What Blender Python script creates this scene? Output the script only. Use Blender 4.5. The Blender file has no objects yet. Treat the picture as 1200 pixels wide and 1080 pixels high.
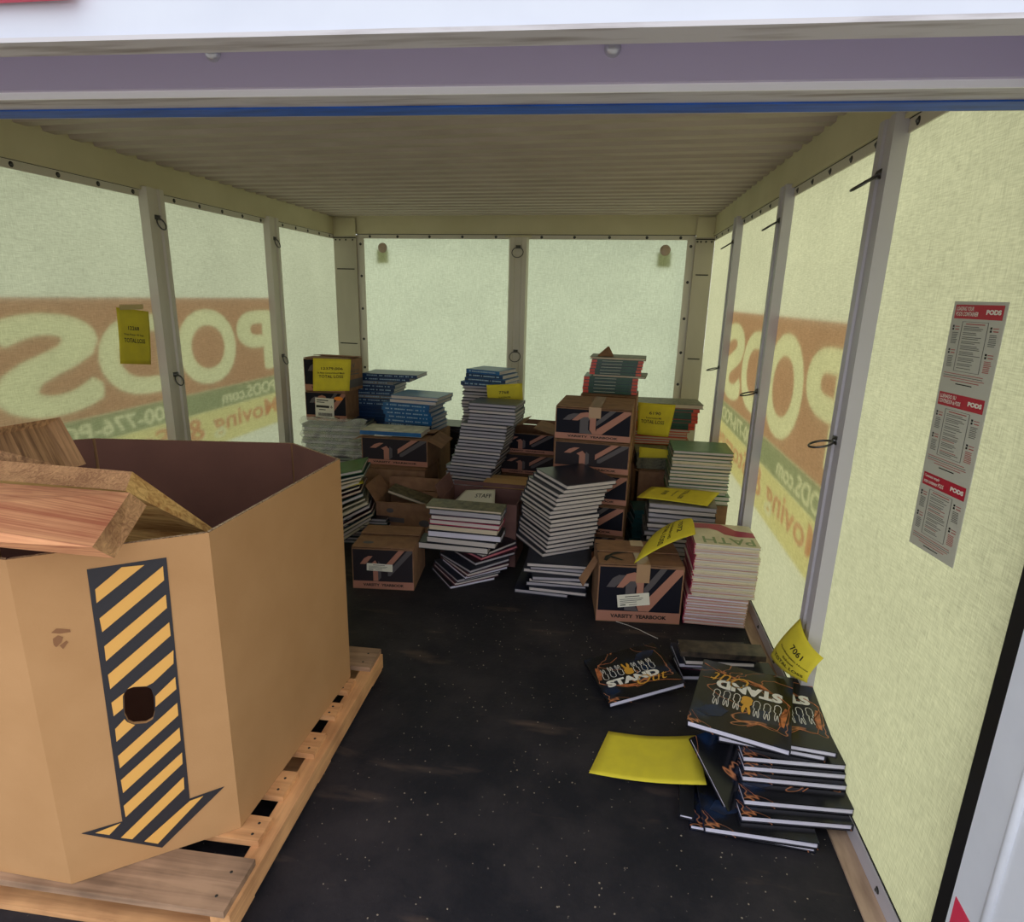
import bpy, bmesh, math, random
import numpy as np
from mathutils import Vector, Matrix, Euler
from mathutils.geometry import tessellate_polygon
random.seed(7)
S = bpy.context.scene
COL = S.collection
# ------------------------------------------------------------------ camera
RX, RY, RZ = (0.98796585, -0.06346308, 0.1410529), (0.15262611, 0.25216487, -0.95557216), (0.02507497, 0.96560101, 0.25881641)
CAM = Vector((0, 0, 1.25))
cd = bpy.data.cameras.new('camera'); cam = bpy.data.objects.new('camera', cd); COL.objects.link(cam)
cd.sensor_fit = 'HORIZONTAL'; cd.sensor_width = 36; cd.lens = 36 * 720 / 1200; cd.clip_start = 0.02
R3 = Matrix((RX, RY, RZ))
cam.matrix_world = Matrix.Translation(CAM) @ R3.to_4x4()
S.camera = cam
# ------------------------------------------------------------------ light
w = bpy.data.worlds.new('sky'); S.world = w; w.use_nodes = True
bg = w.node_tree.nodes['Background']
bg.inputs[0].default_value = (0.92, 0.95, 1.0, 1); bg.inputs[1].default_value = 1.85
sd = bpy.data.lights.new('sun', 'SUN'); sd.energy = 0.9; sd.angle = math.radians(3); sd.color = (1.0, 0.93, 0.80)
sun = bpy.data.objects.new('sun', sd); COL.objects.link(sun)
sun.rotation_euler = Vector((0.86, 0.16, 0.62)).to_track_quat('Z', 'Y').to_euler()
S.view_settings.view_transform = 'Standard'; S.view_settings.look = 'None'
S.view_settings.exposure = 0.0; S.view_settings.gamma = 1.0; S.view_settings.use_curve_mapping = False
S.cycles.use_denoising = True
S.cycles.max_bounces = 12; S.cycles.diffuse_bounces = 6; S.cycles.transmission_bounces = 8; S.cycles.transparent_max_bounces = 12

# ------------------------------------------------------------------ helpers
def ray(px, py):
    v = Vector(((px - 600) / 720, -(py - 540) / 720, -1)); return R3 @ v
def AT(px, py, axis, val):          # world point seen at a pixel, on the plane axis=val
    d = ray(px, py); t = (val - CAM[axis]) / d[axis]; return CAM + d * t
def PX(px, py, x): return AT(px, py, 0, x)
def PY(px, py, y): return AT(px, py, 1, y)
def PZ(px, py, z): return AT(px, py, 2, z)
SK = -0.08                            # the cross walls run slightly askew
def s2l(c): return c / 12.92 if c <= .04045 else ((c + .055) / 1.055) ** 2.4
def RGB(r, g, b): return (s2l(r / 255), s2l(g / 255), s2l(b / 255), 1)
MATS = {}
def mat(name, col, rough=.7, metal=0, spec=.5, noise=None, bump=None, alpha=None):
    if name in MATS: return MATS[name]
    m = bpy.data.materials.new(name); m.use_nodes = True; nt = m.node_tree; b = nt.nodes['Principled BSDF']
    b.inputs['Base Color'].default_value = col; b.inputs['Roughness'].default_value = rough
    b.inputs['Metallic'].default_value = metal; b.inputs['Specular IOR Level'].default_value = spec
    if noise or bump:
        tc = nt.nodes.new('ShaderNodeTexCoord'); mp = nt.nodes.new('ShaderNodeMapping'); nt.links.new(tc.outputs['Object'], mp.inputs[0])
    if noise:                          # (scale vec, colour 2, contrast lo, hi)
        sc, c2, lo, hi = noise
        mp.inputs['Scale'].default_value = sc
        n = nt.nodes.new('ShaderNodeTexNoise'); n.inputs['Scale'].default_value = 1; n.inputs['Detail'].default_value = 6
        nt.links.new(mp.outputs[0], n.inputs[0])
        r = nt.nodes.new('ShaderNodeValToRGB'); r.color_ramp.elements[0].position = lo; r.color_ramp.elements[1].position = hi
        r.color_ramp.elements[0].color = col; r.color_ramp.elements[1].color = c2
        nt.links.new(n.outputs[0], r.inputs[0]); nt.links.new(r.outputs[0], b.inputs['Base Color'])
    if bump:                           # (scale, strength)
        n2 = nt.nodes.new('ShaderNodeTexNoise'); n2.inputs['Scale'].default_value = bump[0]; n2.inputs['Detail'].default_value = 4
        nt.links.new(tc.outputs['Object'], n2.inputs[0])
        bp = nt.nodes.new('ShaderNodeBump'); bp.inputs['Strength'].default_value = bump[1]; bp.inputs['Distance'].default_value = .01
        nt.links.new(n2.outputs[0], bp.inputs['Height']); nt.links.new(bp.outputs[0], b.inputs['Normal'])
    MATS[name] = m; return m
def link(name, me, m=None, parent=None):
    o = bpy.data.objects.new(name, me); COL.objects.link(o)
    if m is not None:
        for x in (m if isinstance(m, (list, tuple)) else [m]):
            if me is not None: me.materials.append(x)
    if parent is not None: o.parent = parent
    return o
def mesh(vs, fs, smooth=False, mi=None):
    me = bpy.data.meshes.new('m'); me.from_pydata([tuple(v) for v in vs], [], fs)
    if mi: me.polygons.foreach_set('material_index', mi)
    if smooth: me.polygons.foreach_set('use_smooth', [True] * len(me.polygons))
    me.update(); return me
class MB:
    def __init__(s): s.v = []; s.f = []; s.mi = []
    def add(s, vs, fs, mi=0):
        k = len(s.v); s.v += [tuple(v) for v in vs]; s.f += [tuple(i + k for i in f) for f in fs]; s.mi += [mi] * len(fs); return s
    def box(s, x0, y0, z0, x1, y1, z1, mi=0, M=None):
        vs = [Vector(p) for p in ((x0, y0, z0), (x1, y0, z0), (x1, y1, z0), (x0, y1, z0), (x0, y0, z1), (x1, y0, z1), (x1, y1, z1), (x0, y1, z1))]
        if M is not None: vs = [M @ v for v in vs]
        return s.add(vs, [(0, 3, 2, 1), (4, 5, 6, 7), (0, 1, 5, 4), (1, 2, 6, 5), (2, 3, 7, 6), (3, 0, 4, 7)], mi)
    def sbox(s, x0, y0, z0, x1, y1, z1, mi=0):   # box whose cross direction is skewed: y given at x=0
        vs = [(x, y + SK * x, z) for (x, y, z) in ((x0, y0, z0), (x1, y0, z0), (x1, y1, z0), (x0, y1, z0), (x0, y0, z1), (x1, y0, z1), (x1, y1, z1), (x0, y1, z1))]
        return s.add(vs, [(0, 3, 2, 1), (4, 5, 6, 7), (0, 1, 5, 4), (1, 2, 6, 5), (2, 3, 7, 6), (3, 0, 4, 7)], mi)
    def hexa(s, b, t, mi=0):           # 4 bottom, 4 top points
        return s.add(list(b) + list(t), [(0, 3, 2, 1), (4, 5, 6, 7), (0, 1, 5, 4), (1, 2, 6, 5), (2, 3, 7, 6), (3, 0, 4, 7)], mi)
    def tube(s, pts, r, n=8, closed=False, mi=0):
        pts = [Vector(p) for p in pts]; N = len(pts); rings = []
        for i, p in enumerate(pts):
            a = pts[(i - 1) % N] if (closed or i > 0) else p; b = pts[(i + 1) % N] if (closed or i < N - 1) else p
            t = (b - a).normalized(); up = Vector((0, 0, 1)) if abs(t.z) < .9 else Vector((1, 0, 0))
            u = t.cross(up).normalized(); v = t.cross(u)
            rings.append([p + (u * math.cos(2 * math.pi * k / n) + v * math.sin(2 * math.pi * k / n)) * r for k in range(n)])
        vs = [q for rg in rings for q in rg]; fs = []
        for i in range(N if closed else N - 1):
            j = (i + 1) % N
            for k in range(n): fs.append((i * n + k, i * n + (k + 1) % n, j * n + (k + 1) % n, j * n + k))
        if not closed: fs += [tuple(range(n))[::-1], tuple((N - 1) * n + k for k in range(n))]
        return s.add(vs, fs, mi)
    def dome(s, c, nrm, r, h, n=10, mi=0):
        c = Vector(c); nrm = Vector(nrm).normalized(); up = Vector((0, 0, 1)) if abs(nrm.z) < .9 else Vector((1, 0, 0))
        u = nrm.cross(up).normalized(); v = nrm.cross(u); vs = []
        for rr, hh in ((r, 0), (r * .85, h * .6), (r * .45, h)):
            vs += [c + (u * math.cos(2 * math.pi * k / n) + v * math.sin(2 * math.pi * k / n)) * rr + nrm * hh for k in range(n)]
        vs.append(c + nrm * h * 1.02); fs = []
        for q in (0, 1):
            for k in range(n): fs.append((q * n + k, q * n + (k + 1) % n, (q + 1) * n + (k + 1) % n, (q + 1) * n + k))
        fs += [(2 * n + k, 2 * n + (k + 1) % n, 3 * n) for k in range(n)]
        return s.add(vs, fs, mi)
    def poly(s, pts, F, mi=0):         # flat polygon, F maps (u,v) -> point
        tri = tessellate_polygon([[Vector((p[0], p[1], 0)) for p in pts]])
        return s.add([F(p[0], p[1]) for p in pts], [tuple(t) for t in tri], mi)
    def build(s, name, m=None, parent=None, smooth=False):
        return link(name, mesh(s.v, s.f, smooth, s.mi), m, parent)
def empty(name, loc=(0, 0, 0), rot=(0, 0, 0)):
    o = bpy.data.objects.new(name, None); COL.objects.link(o); o.empty_display_size = .05
    o.location = loc; o.rotation_euler = rot; return o
def tag(o, label, cat, group=None):
    o['label'] = label; o['category'] = cat
    if group: o['group'] = group
    return o
def structure(o): o['kind'] = 'structure'; return o
def stuff(o): o['kind'] = 'stuff'; return o
# flat text as mesh data, normalised to a unit box (0..1, 0..1)
_T = {}
def text_geo(s, off=0.0, shear=0.0):
    k = (s, off, shear)
    if k in _T: return _T[k]
    c = bpy.data.curves.new('t', 'FONT'); c.body = s; c.size = 1; c.offset = off; c.shear = shear; c.resolution_u = 3
    o = bpy.data.objects.new('t', c); COL.objects.link(o)
    dg = bpy.context.evaluated_depsgraph_get(); me = bpy.data.meshes.new_from_object(o.evaluated_get(dg))
    vs = [v.co.copy() for v in me.vertices]; fs = [tuple(p.vertices) for p in me.polygons]
    x0 = min(v.x for v in vs); x1 = max(v.x for v in vs); y0 = min(v.y for v in vs); y1 = max(v.y for v in vs)
    out = [((v.x - x0) / (x1 - x0), (v.y - y0) / (y1 - y0)) for v in vs]
    bpy.data.objects.remove(o); bpy.data.meshes.remove(me)
    _T[k] = (out, fs, (x1 - x0) / (y1 - y0)); return _T[k]
def add_text(mb, s, F, u0, u1, v0, v1, mi=0, off=.012, shear=0.0):
    vs, fs, _ = text_geo(s, off, shear)
    mb.add([F(u0 + (u1 - u0) * a, v0 + (v1 - v0) * b) for a, b in vs], fs, mi)
ORD = ('topmost second third fourth fifth sixth seventh eighth ninth tenth eleventh twelfth thirteenth fourteenth fifteenth sixteenth '
       'seventeenth eighteenth nineteenth twentieth twenty-first twenty-second twenty-third twenty-fourth twenty-fifth twenty-sixth '
       'twenty-seventh twenty-eighth twenty-ninth thirtieth').split()

# ------------------------------------------------------------------ materials
def panel_mat(name, col, gl=0.12, blotch=True):
    m = bpy.data.materials.new(name); m.use_nodes = True; nt = m.node_tree; N = nt.nodes; L = nt.links
    N.clear(); out = N.new('ShaderNodeOutputMaterial'); tr = N.new('ShaderNodeBsdfTranslucent'); df = N.new('ShaderNodeBsdfDiffuse')
    mx = N.new('ShaderNodeMixShader'); mx.inputs[0].default_value = gl; L.new(tr.outputs[0], mx.inputs[1]); L.new(df.outputs[0], mx.inputs[2]); L.new(mx.outputs[0], out.inputs[0])
    tc = N.new('ShaderNodeTexCoord')
    def weave(sc):
        mp = N.new('ShaderNodeMapping'); mp.inputs['Scale'].default_value = sc; L.new(tc.outputs['Object'], mp.inputs[0])
        n = N.new('ShaderNodeTexNoise'); n.inputs['Scale'].default_value = 1; n.inputs['Detail'].default_value = 2; L.new(mp.outputs[0], n.inputs[0]); return n
    a = weave((36, 36, 430)); b = weave((430, 430, 28)); c = weave((3, 3, 3))
    ad = N.new('ShaderNodeMath'); ad.operation = 'ADD'; L.new(a.outputs[0], ad.inputs[0]); L.new(b.outputs[0], ad.inputs[1])
    ml = N.new('ShaderNodeMath'); ml.operation = 'MULTIPLY_ADD'; ml.inputs[1].default_value = .62; ml.inputs[2].default_value = .28; L.new(ad.outputs[0], ml.inputs[0])
    m2 = N.new('ShaderNodeMath'); m2.operation = 'MULTIPLY_ADD'; m2.inputs[1].default_value = .22; m2.inputs[2].default_value = -.11; L.new(c.outputs[0], m2.inputs[0])
    a3 = N.new('ShaderNodeMath'); a3.operation = 'ADD'; L.new(ml.outputs[0], a3.inputs[0]); L.new(m2.outputs[0], a3.inputs[1])
    vm = N.new('ShaderNodeVectorMath'); vm.operation = 'SCALE'; vm.inputs[0].default_value = col[:3]; L.new(a3.outputs[0], vm.inputs['Scale'])
    L.new(vm.outputs[0], tr.inputs[0]); df.inputs[0].default_value = (.55, .55, .42, 1)
    bp = N.new('ShaderNodeBump'); bp.inputs['Strength'].default_value = .5; bp.inputs['Distance'].default_value = .002; L.new(ad.outputs[0], bp.inputs['Height']); L.new(bp.outputs[0], df.inputs['Normal'])
    MATS[name] = m; return m
M_panel_l = panel_mat('fibreglass_left', (.43, .455, .29)); M_panel_r = panel_mat('fibreglass_right', (.47, .475, .28)); M_panel_b = panel_mat('fibreglass_back', (.47, .52, .345))
def film(name, col):
    m = bpy.data.materials.new(name); m.use_nodes = True; nt = m.node_tree; N = nt.nodes; N.clear()
    out = N.new('ShaderNodeOutputMaterial'); tr = N.new('ShaderNodeBsdfTransparent'); tr.inputs[0].default_value = col; nt.links.new(tr.outputs[0], out.inputs[0]); return m
M_red = film('red_sign_film', (.68, .40, .38, 1)); M_dark = film('green_sign_film', (.42, .47, .42, 1)); M_cream = film('cream_sign_film', (.96, .90, .68, 1)); M_letter = film('pale_sign_film', (.93, .90, .70, 1)); M_redl = film('red_letter_film', (.80, .42, .36, 1))
ALU = mat('painted_metal', RGB(208, 202, 188), .45, 0, .5, bump=(180, .05))
ALUR = mat('grey_post_metal', RGB(186, 182, 190), .4, 0, .5)
BEAM = mat('cream_beam', RGB(210, 202, 168), .6, noise=((3, 3, 3), RGB(196, 188, 152), .35, .75))
CEIL = mat('ceiling_paint', RGB(194, 182, 172), .85, noise=((4, 14, 4), RGB(176, 164, 152), .3, .75))
WHITE = mat('white_paint', RGB(226, 230, 240), .35, noise=((9, 9, 9), RGB(214, 218, 230), .4, .9))
GREYLIP = mat('dirty_lip', RGB(196, 192, 196), .5, noise=((6, 60, 60), RGB(140, 130, 130), .5, .72))
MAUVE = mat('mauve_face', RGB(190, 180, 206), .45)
TAPEB = mat('blue_tape', RGB(25, 90, 190), .5, noise=((10, 80, 80), RGB(20, 70, 150), .4, .7))
CHROME = mat('zinc', RGB(96, 96, 96), .3, .9)
DKMET = mat('dark_screw', RGB(50, 50, 48), .5, .5)
BLACK = mat('black_rubber_seal', RGB(14, 14, 16), .5)
GASK = mat('dark_gap', RGB(28, 30, 26), .8)
CARD = mat('cardboard', RGB(182, 138, 92), .85, noise=((9, 9, 9), RGB(174, 130, 84), .3, .75), bump=(260, .06))
CARDBOX = mat('carton_board', RGB(148, 110, 82), .85, noise=((22, 22, 22), RGB(124, 90, 68), .35, .75))
CARDIN = mat('carton_inside', RGB(150, 112, 88), .9, noise=((30, 30, 30), RGB(134, 98, 76), .35, .75))
CARDEDGE = mat('board_edge', RGB(205, 178, 140), .9, noise=((200, 200, 200), RGB(120, 92, 66), .4, .6))
CARDD = mat('brown_bin_inside_shade', RGB(112, 74, 60), .9, noise=((10, 10, 10), RGB(100, 65, 53), .3, .75))  # brown board of the bin's inside, darkened so the colour holds its shade
NAVY = mat('navy_print', RGB(15, 15, 30), .7, 0, .25)
BROWNP = mat('faded_print', RGB(42, 36, 42), .7, 0, .25)
SALMON = mat('salmon_print', RGB(172, 118, 100), .6)
GREYP = mat('grey_print', RGB(84, 78, 82), .6)
INK = mat('black_ink', RGB(14, 13, 15), .6)
ADH = mat('packing_tape', RGB(205, 190, 160), .25)
LABELW = mat('white_label', RGB(226, 222, 208), .6)
ORANGE = mat('orange_sticker', RGB(250, 140, 30), .5)
YEL = mat('yellow_paper', RGB(222, 206, 52), .8, noise=((20, 20, 20), RGB(208, 192, 54), .35, .8))
PAGE = mat('page_edges', RGB(214, 204, 200), .85, noise=((4, 4, 900), RGB(180, 172, 170), .35, .7))
PAGEG = mat('grey_page_edges', RGB(186, 180, 188), .85, noise=((4, 4, 900), RGB(150, 146, 154), .35, .7))
PAGEW = mat('cool_page_edges', RGB(226, 222, 238), .8, noise=((4, 4, 900), RGB(196, 192, 212), .35, .7))
PAGEC = mat('cream_page_edges', RGB(222, 208, 184), .85, noise=((4, 4, 900), RGB(188, 172, 150), .35, .7))
def cover(name, a, b=None, rough=.35, sc=14): return mat(name, a, rough, noise=((sc, sc, sc), b, .35, .7) if b else None)
C_NAVY = cover('navy_cover', RGB(26, 30, 48), RGB(34, 40, 56)); C_BLUE = cover('blue_cover', RGB(10, 78, 138), RGB(24, 100, 160)); C_DBLUE = cover('deep_blue_cover', RGB(9, 42, 84), RGB(12, 56, 102))
C_SLATE = cover('slate_cover', RGB(52, 58, 74), RGB(70, 78, 90)); C_BLACK = cover('black_cover', RGB(16, 17, 24), RGB(24, 26, 36))
C_DGREEN = cover('dark_green_cover', RGB(22, 62, 46), RGB(34, 78, 58), sc=20); C_GREEN = cover('green_cover', RGB(36, 96, 48), RGB(58, 110, 66), sc=20); C_RED = cover('orange_red_cover', RGB(210, 62, 40), RGB(196, 80, 50)); C_MAG = cover('magenta_cover', RGB(176, 30, 82), RGB(150, 34, 74))
C_PALE = cover('pale_cover', RGB(206, 200, 180), RGB(150, 150, 128), sc=22); C_CAMO = cover('mottled_cover', RGB(120, 114, 88), RGB(66, 66, 52), .5, 40); C_PLUM = cover('plum_cover', RGB(96, 34, 56), RGB(60, 28, 44))
C_TEAL = cover('teal_cover', RGB(22, 58, 60), RGB(40, 90, 92)); C_GRAY = cover('ash_cover', RGB(140, 136, 132), RGB(90, 88, 90), sc=18)
def wood(name, a, b, sc, k=.5, wob=.5):
    m = bpy.data.materials.new(name); m.use_nodes = True; nt = m.node_tree; bs = nt.nodes['Principled BSDF']; bs.inputs['Roughness'].default_value = .75
    tc = nt.nodes.new('ShaderNodeTexCoord'); mp = nt.nodes.new('ShaderNodeMapping'); mp.inputs['Scale'].default_value = sc; nt.links.new(tc.outputs['Object'], mp.inputs[0])
    n = nt.nodes.new('ShaderNodeTexNoise'); n.inputs['Scale'].default_value = 1; n.inputs['Detail'].default_value = 5; n.inputs['Roughness'].default_value = .6; n.inputs['Distortion'].default_value = wob; nt.links.new(mp.outputs[0], n.inputs[0])
    n2 = nt.nodes.new('ShaderNodeTexNoise'); n2.inputs['Scale'].default_value = 9; n2.inputs['Detail'].default_value = 3; nt.links.new(tc.outputs['Object'], n2.inputs[0])
    mm = nt.nodes.new('ShaderNodeMath'); mm.operation = 'MULTIPLY_ADD'; mm.inputs[1].default_value = k; nt.links.new(n2.outputs[0], mm.inputs[0])
    m3 = nt.nodes.new('ShaderNodeMath'); m3.operation = 'MULTIPLY'; m3.inputs[1].default_value = 1 - k; nt.links.new(n.outputs[0], m3.inputs[0]); nt.links.new(m3.outputs[0], mm.inputs[2])
    r = nt.nodes.new('ShaderNodeValToRGB'); r.color_ramp.elements[0].color = a; r.color_ramp.elements[1].color = b; r.color_ramp.elements[0].position = .38; r.color_ramp.elements[1].position = .64
    nt.links.new(mm.outputs[0], r.inputs[0]); nt.links.new(r.outputs[0], bs.inputs['Base Color'])
    bp = nt.nodes.new('ShaderNodeBump'); bp.inputs['Strength'].default_value = .25; bp.inputs['Distance'].default_value = .002; nt.links.new(n.outputs[0], bp.inputs['Height']); nt.links.new(bp.outputs[0], bs.inputs['Normal'])
    MATS[name] = m; return m
W_PINK = wood('redwood_plank', RGB(236, 172, 124), RGB(184, 108, 76), (3, 120, 120), .3)
W_GOLD = wood('golden_plank', RGB(232, 190, 116), RGB(166, 112, 52), (5, 60, 60), .2, 1.2)
W_BROWN = wood('weathered_plank', RGB(196, 150, 104), RGB(122, 86, 56), (3, 110, 110), .2)
W_END = wood('end_grain', RGB(216, 166, 116), RGB(146, 100, 66), (90, 30, 60), .4, 2.5)
W_PAL = wood('pallet_pine', RGB(228, 172, 118), RGB(182, 130, 86), (3, 60, 60), .5)
W_PALY = wood('pallet_pine_lengthwise', RGB(228, 172, 118), RGB(182, 130, 86), (60, 3, 60), .5)
W_PALG = wood('pallet_weathered', RGB(172, 138, 110), RGB(118, 92, 72), (3, 60, 60), .5)
PLY = mat('plywood_strip', RGB(186, 158, 134), .8, noise=((30, 5, 30), RGB(120, 94, 78), .45, .8))
def floor_mat():
    m = bpy.data.materials.new('black_floor'); m.use_nodes = True; nt = m.node_tree; b = nt.nodes['Principled BSDF']; N = nt.nodes; L = nt.links
    b.inputs['Roughness'].default_value = .62; b.inputs['Specular IOR Level'].default_value = .25
    tc = N.new('ShaderNodeTexCoord')
    n1 = N.new('ShaderNodeTexNoise'); n1.inputs['Scale'].default_value = 3.2; n1.inputs['Detail'].default_value = 9; n1.inputs['Roughness'].default_value = .65; L.new(tc.outputs['Object'], n1.inputs[0])
    r1 = N.new('ShaderNodeValToRGB'); r1.color_ramp.elements[0].color = RGB(29, 29, 36); r1.color_ramp.elements[1].color = RGB(60, 55, 58); r1.color_ramp.elements[0].position = .42; r1.color_ramp.elements[1].position = .78; L.new(n1.outputs[0], r1.inputs[0])
    n2 = N.new('ShaderNodeTexNoise'); n2.inputs['Scale'].default_value = 75; n2.inputs['Detail'].default_value = 3; L.new(tc.outputs['Object'], n2.inputs[0])
    r2 = N.new('ShaderNodeValToRGB'); r2.color_ramp.elements[0].position = .70; r2.color_ramp.elements[1].position = .76; L.new(n2.outputs[0], r2.inputs[0])
    mp = N.new('ShaderNodeMapping'); mp.inputs['Scale'].default_value = (2, 9, 1); L.new(tc.outputs['Object'], mp.inputs[0])
    n3 = N.new('ShaderNodeTexNoise'); n3.inputs['Scale'].default_value = 1.1; n3.inputs['Detail'].default_value = 8; L.new(mp.outputs[0], n3.inputs[0])
    r3 = N.new('ShaderNodeValToRGB'); r3.color_ramp.elements[0].position = .62; r3.color_ramp.elements[1].position = .74; r3.color_ramp.elements[1].color = (.5, .5, .5, 1); L.new(n3.outputs[0], r3.inputs[0])
    x = N.new('ShaderNodeMix'); x.data_type = 'RGBA'; L.new(r3.outputs[0], x.inputs[0]); L.new(r1.outputs[0], x.inputs[6]); x.inputs[7].default_value = RGB(112, 92, 80)
    y = N.new('ShaderNodeMix'); y.data_type = 'RGBA'; L.new(r2.outputs[0], y.inputs[0]); L.new(x.outputs[2], y.inputs[6]); y.inputs[7].default_value = RGB(120, 110, 104); L.new(y.outputs[2], b.inputs['Base Color'])
    bp = N.new('ShaderNodeBump'); bp.inputs['Strength'].default_value = .3; bp.inputs['Distance'].default_value = .004; L.new(n2.outputs[0], bp.inputs['Height']); L.new(bp.outputs[0], b.inputs['Normal']); return m
M_FLOOR = floor_mat()

# ================================================================== THE SETTING
XL, XR, ZC = -2.10, 0.66, 1.79
YB = 4.503                            # back wall at x = 0
YF = 0.99                             # opening
g = MB().box(-14, -12, -.20, 14, 18, -.14); structure(g.build('ground', mat('concrete_ground', RGB(165, 160, 150), .9, noise=((2, 2, 2), RGB(140, 136, 128), .3, .7))))
fl = MB().sbox(XL - .03, .66, -.10, .70, YB + .06, 0.0); structure(fl.build('floor', M_FLOOR))
fs_ = MB().sbox(XL - .05, .60, -.12, .78, .66, 0.004); structure(fs_.build('trim_1', GREYLIP))
# corrugated ceiling
mb = MB(); ys = []; y = .96; P = .118
while y < YB + .05:
    ys += [(y, 0), (y + P * .44, 0), (y + P * .52, .018), (y + P * .92, .018)]; y += P
vs = []; 
for (yy, dz) in ys:
    for x in (XL - .02, XR + .03): vs.append((x, yy + SK * x, ZC - .0 + dz))
k = len(ys)
for (yy, dz) in ys:
    for x in (XL - .02, XR + .03): vs.append((x, yy + SK * x, ZC + .05))
fs = [(2 * i, 2 * i + 1, 2 * i + 3, 2 * i + 2) for i in range(k - 1)] + [(2 * k + 2 * i, 2 * k + 2 * i + 2, 2 * k + 2 * i + 3, 2 * k + 2 * i + 1) for i in range(k - 1)]
mb.add(vs, fs); structure(mb.build('ceiling', CEIL))

def screw_row(parent, pts, nrm, r=.0075):
    for p in pts:
        b = MB(); n = Vector(nrm); b.dome(p, nrm, r * 1.35, .002, 10, 0); b.dome(Vector(p) + n * .0015, nrm, r * .75, .004, 8, 1)
        b.build('screw', [DKMET, CHROME], parent)
def d_ring(parent, loc, axis, tilt, r=.026):
    # bracket plus hanging ring; axis is the inward normal
    n = Vector(axis); up = Vector((0, 0, 1)); t = n.cross(up)
    b = MB(); c = Vector(loc)
    M = Matrix((t, n, up)).transposed().to_4x4(); M.translation = c
    b.box(-.016, 0, -.008, .016, .008, .012, 0, M)
    b.dome(c + n * .008 + up * .002, n, .008, .006)
    cc = c + n * .012 + up * -.002; d = (n * math.sin(tilt) - up * math.cos(tilt))
    pts = [cc + t * (r * math.sin(a)) + d * (r * (1 - math.cos(a))) for a in [2 * math.pi * i / 18 for i in range(18)]]
    b.tube(pts, .0032, 6, True)
    return b.build('tie_ring', CHROME, parent, True)

def side_wall(name, X, inward, posts, panels, PM, hat, ztop=1.675):
    w_ = structure(empty(name, (0, 0, 0)))
    for (a, b) in panels:
        m = MB(); e = -inward * .0
        # thin fibreglass sheet
        vs = [(X, a, .04), (X, b, .04), (X, b, 1.70), (X, a, 1.70)]
        m.add(vs, [(0, 1, 2, 3)]); m.build('panel', PM, w_)
    for y0 in posts:
        m = MB(); n = len(hat); vs = []
        for z in (0.0, 1.68):
            for (py_, d) in hat: vs.append((X + inward * (d + .001), y0 + py_, z))
        fs = [(i, i + 1, n + i + 1, n + i) for i in range(n - 1)] + [tuple(range(n))[::-1], tuple(range(n, 2 * n))]
        fs.append((n - 1, 0, n, 2 * n - 1))
        m.add(vs, fs); p = m.build('post', ALUR if X > 0 else ALU, w_)
        ym = y0 + (hat[0][0] + hat[-1][0]) / 2; dm = hat[len(hat) // 2][1]
        for z in (1.555, .84 if X < 0 else .895):
            d_ring(p, (X + inward * (dm + .001), ym, z), (inward, 0, 0), .35 if X < 0 else (1.0 if z > 1.2 else 1.3), .026 if X < 0 else .030)
    # top beam and screwed flange
    y1 = YB + SK * X
    MB().box(min(X - inward * .03, X + inward * .012), .96, 1.676, max(X - inward * .03, X + inward * .012), y1 + .02, ZC + .02).build('beam', BEAM, w_)
    MB().box(min(X, X + inward * .018), .99, 1.667, max(X, X + inward * .018), y1, 1.676).build('beam_lip', BEAM, w_)
    edges = [a for a, b in panels] + [panels[-1][1]]
    for (a, b) in panels:
        xs = [a + (.075 if X < 0 else .045), b]
        MB().box(min(X + inward * .001, X + inward * .006), xs[0], 1.636, max(X + inward * .001, X + inward * .006), xs[1], 1.667).build('rail', ALU, w_)
        MB().box(min(X + inward * .0005, X + inward * .008), xs[0], 1.6655, max(X + inward * .0005, X + inward * .008), xs[1], 1.6695).build('shadow_gap', GASK, w_)
        nn = max(2, round((xs[1] - xs[0]) / .19)); st = (xs[1] - xs[0]) / nn
        screw_row(w_, [(X + inward * .006, xs[0] + st * (i + .5), 1.651) for i in range(nn)], (inward, 0, 0))
    return w_
hatL = [(0, 0), (.014, .034), (.044, .036), (.050, .027), (.088, .027), (.094, .036), (.122, .036), (.138, 0)]
hatR = [(0, 0), (0, .036), (.030, .036), (.034, .030), (.058, .030), (.062, .036), (.092, .036), (.092, 0)]
YBL, YBR = YB - SK * 2.10 * 1, YB + SK * .66
wl = side_wall('wall_left', XL, 1, [1.62, 2.648, 3.675], [(.97, 1.68), (1.68, 2.71), (2.71, 3.74), (3.74, 4.672)], M_panel_l, hatL)
wr = side_wall('wall_right', XR, -1, [1.684, 2.605, 3.535], [(.955, 1.73), (1.73, 2.65), (2.65, 3.58), (3.58, 4.45)], M_panel_r, hatR)
MB().box(XR - .006, .98, 0, XR - .001, 4.45, .051).build('kick_strip', ALUR, wr)
MB().box(XR - .003, .96, .051, XR - .0005, 4.45, .054).build('shadow_gap', GASK, wr)
MB().box(.61, .70, .0005, XR - .006, 4.45, .007).build('board', PLY, wr)
screw_row(wr, [(XR - .006, y, .026) for y in (1.16, 1.42, 2.04, 2.28, 2.6)], (-1, 0, 0), .006)
MB().box(XL + .001, .96, 0, XL + .006, 4.67, .051).build('kick_strip', ALU, wl)

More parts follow.
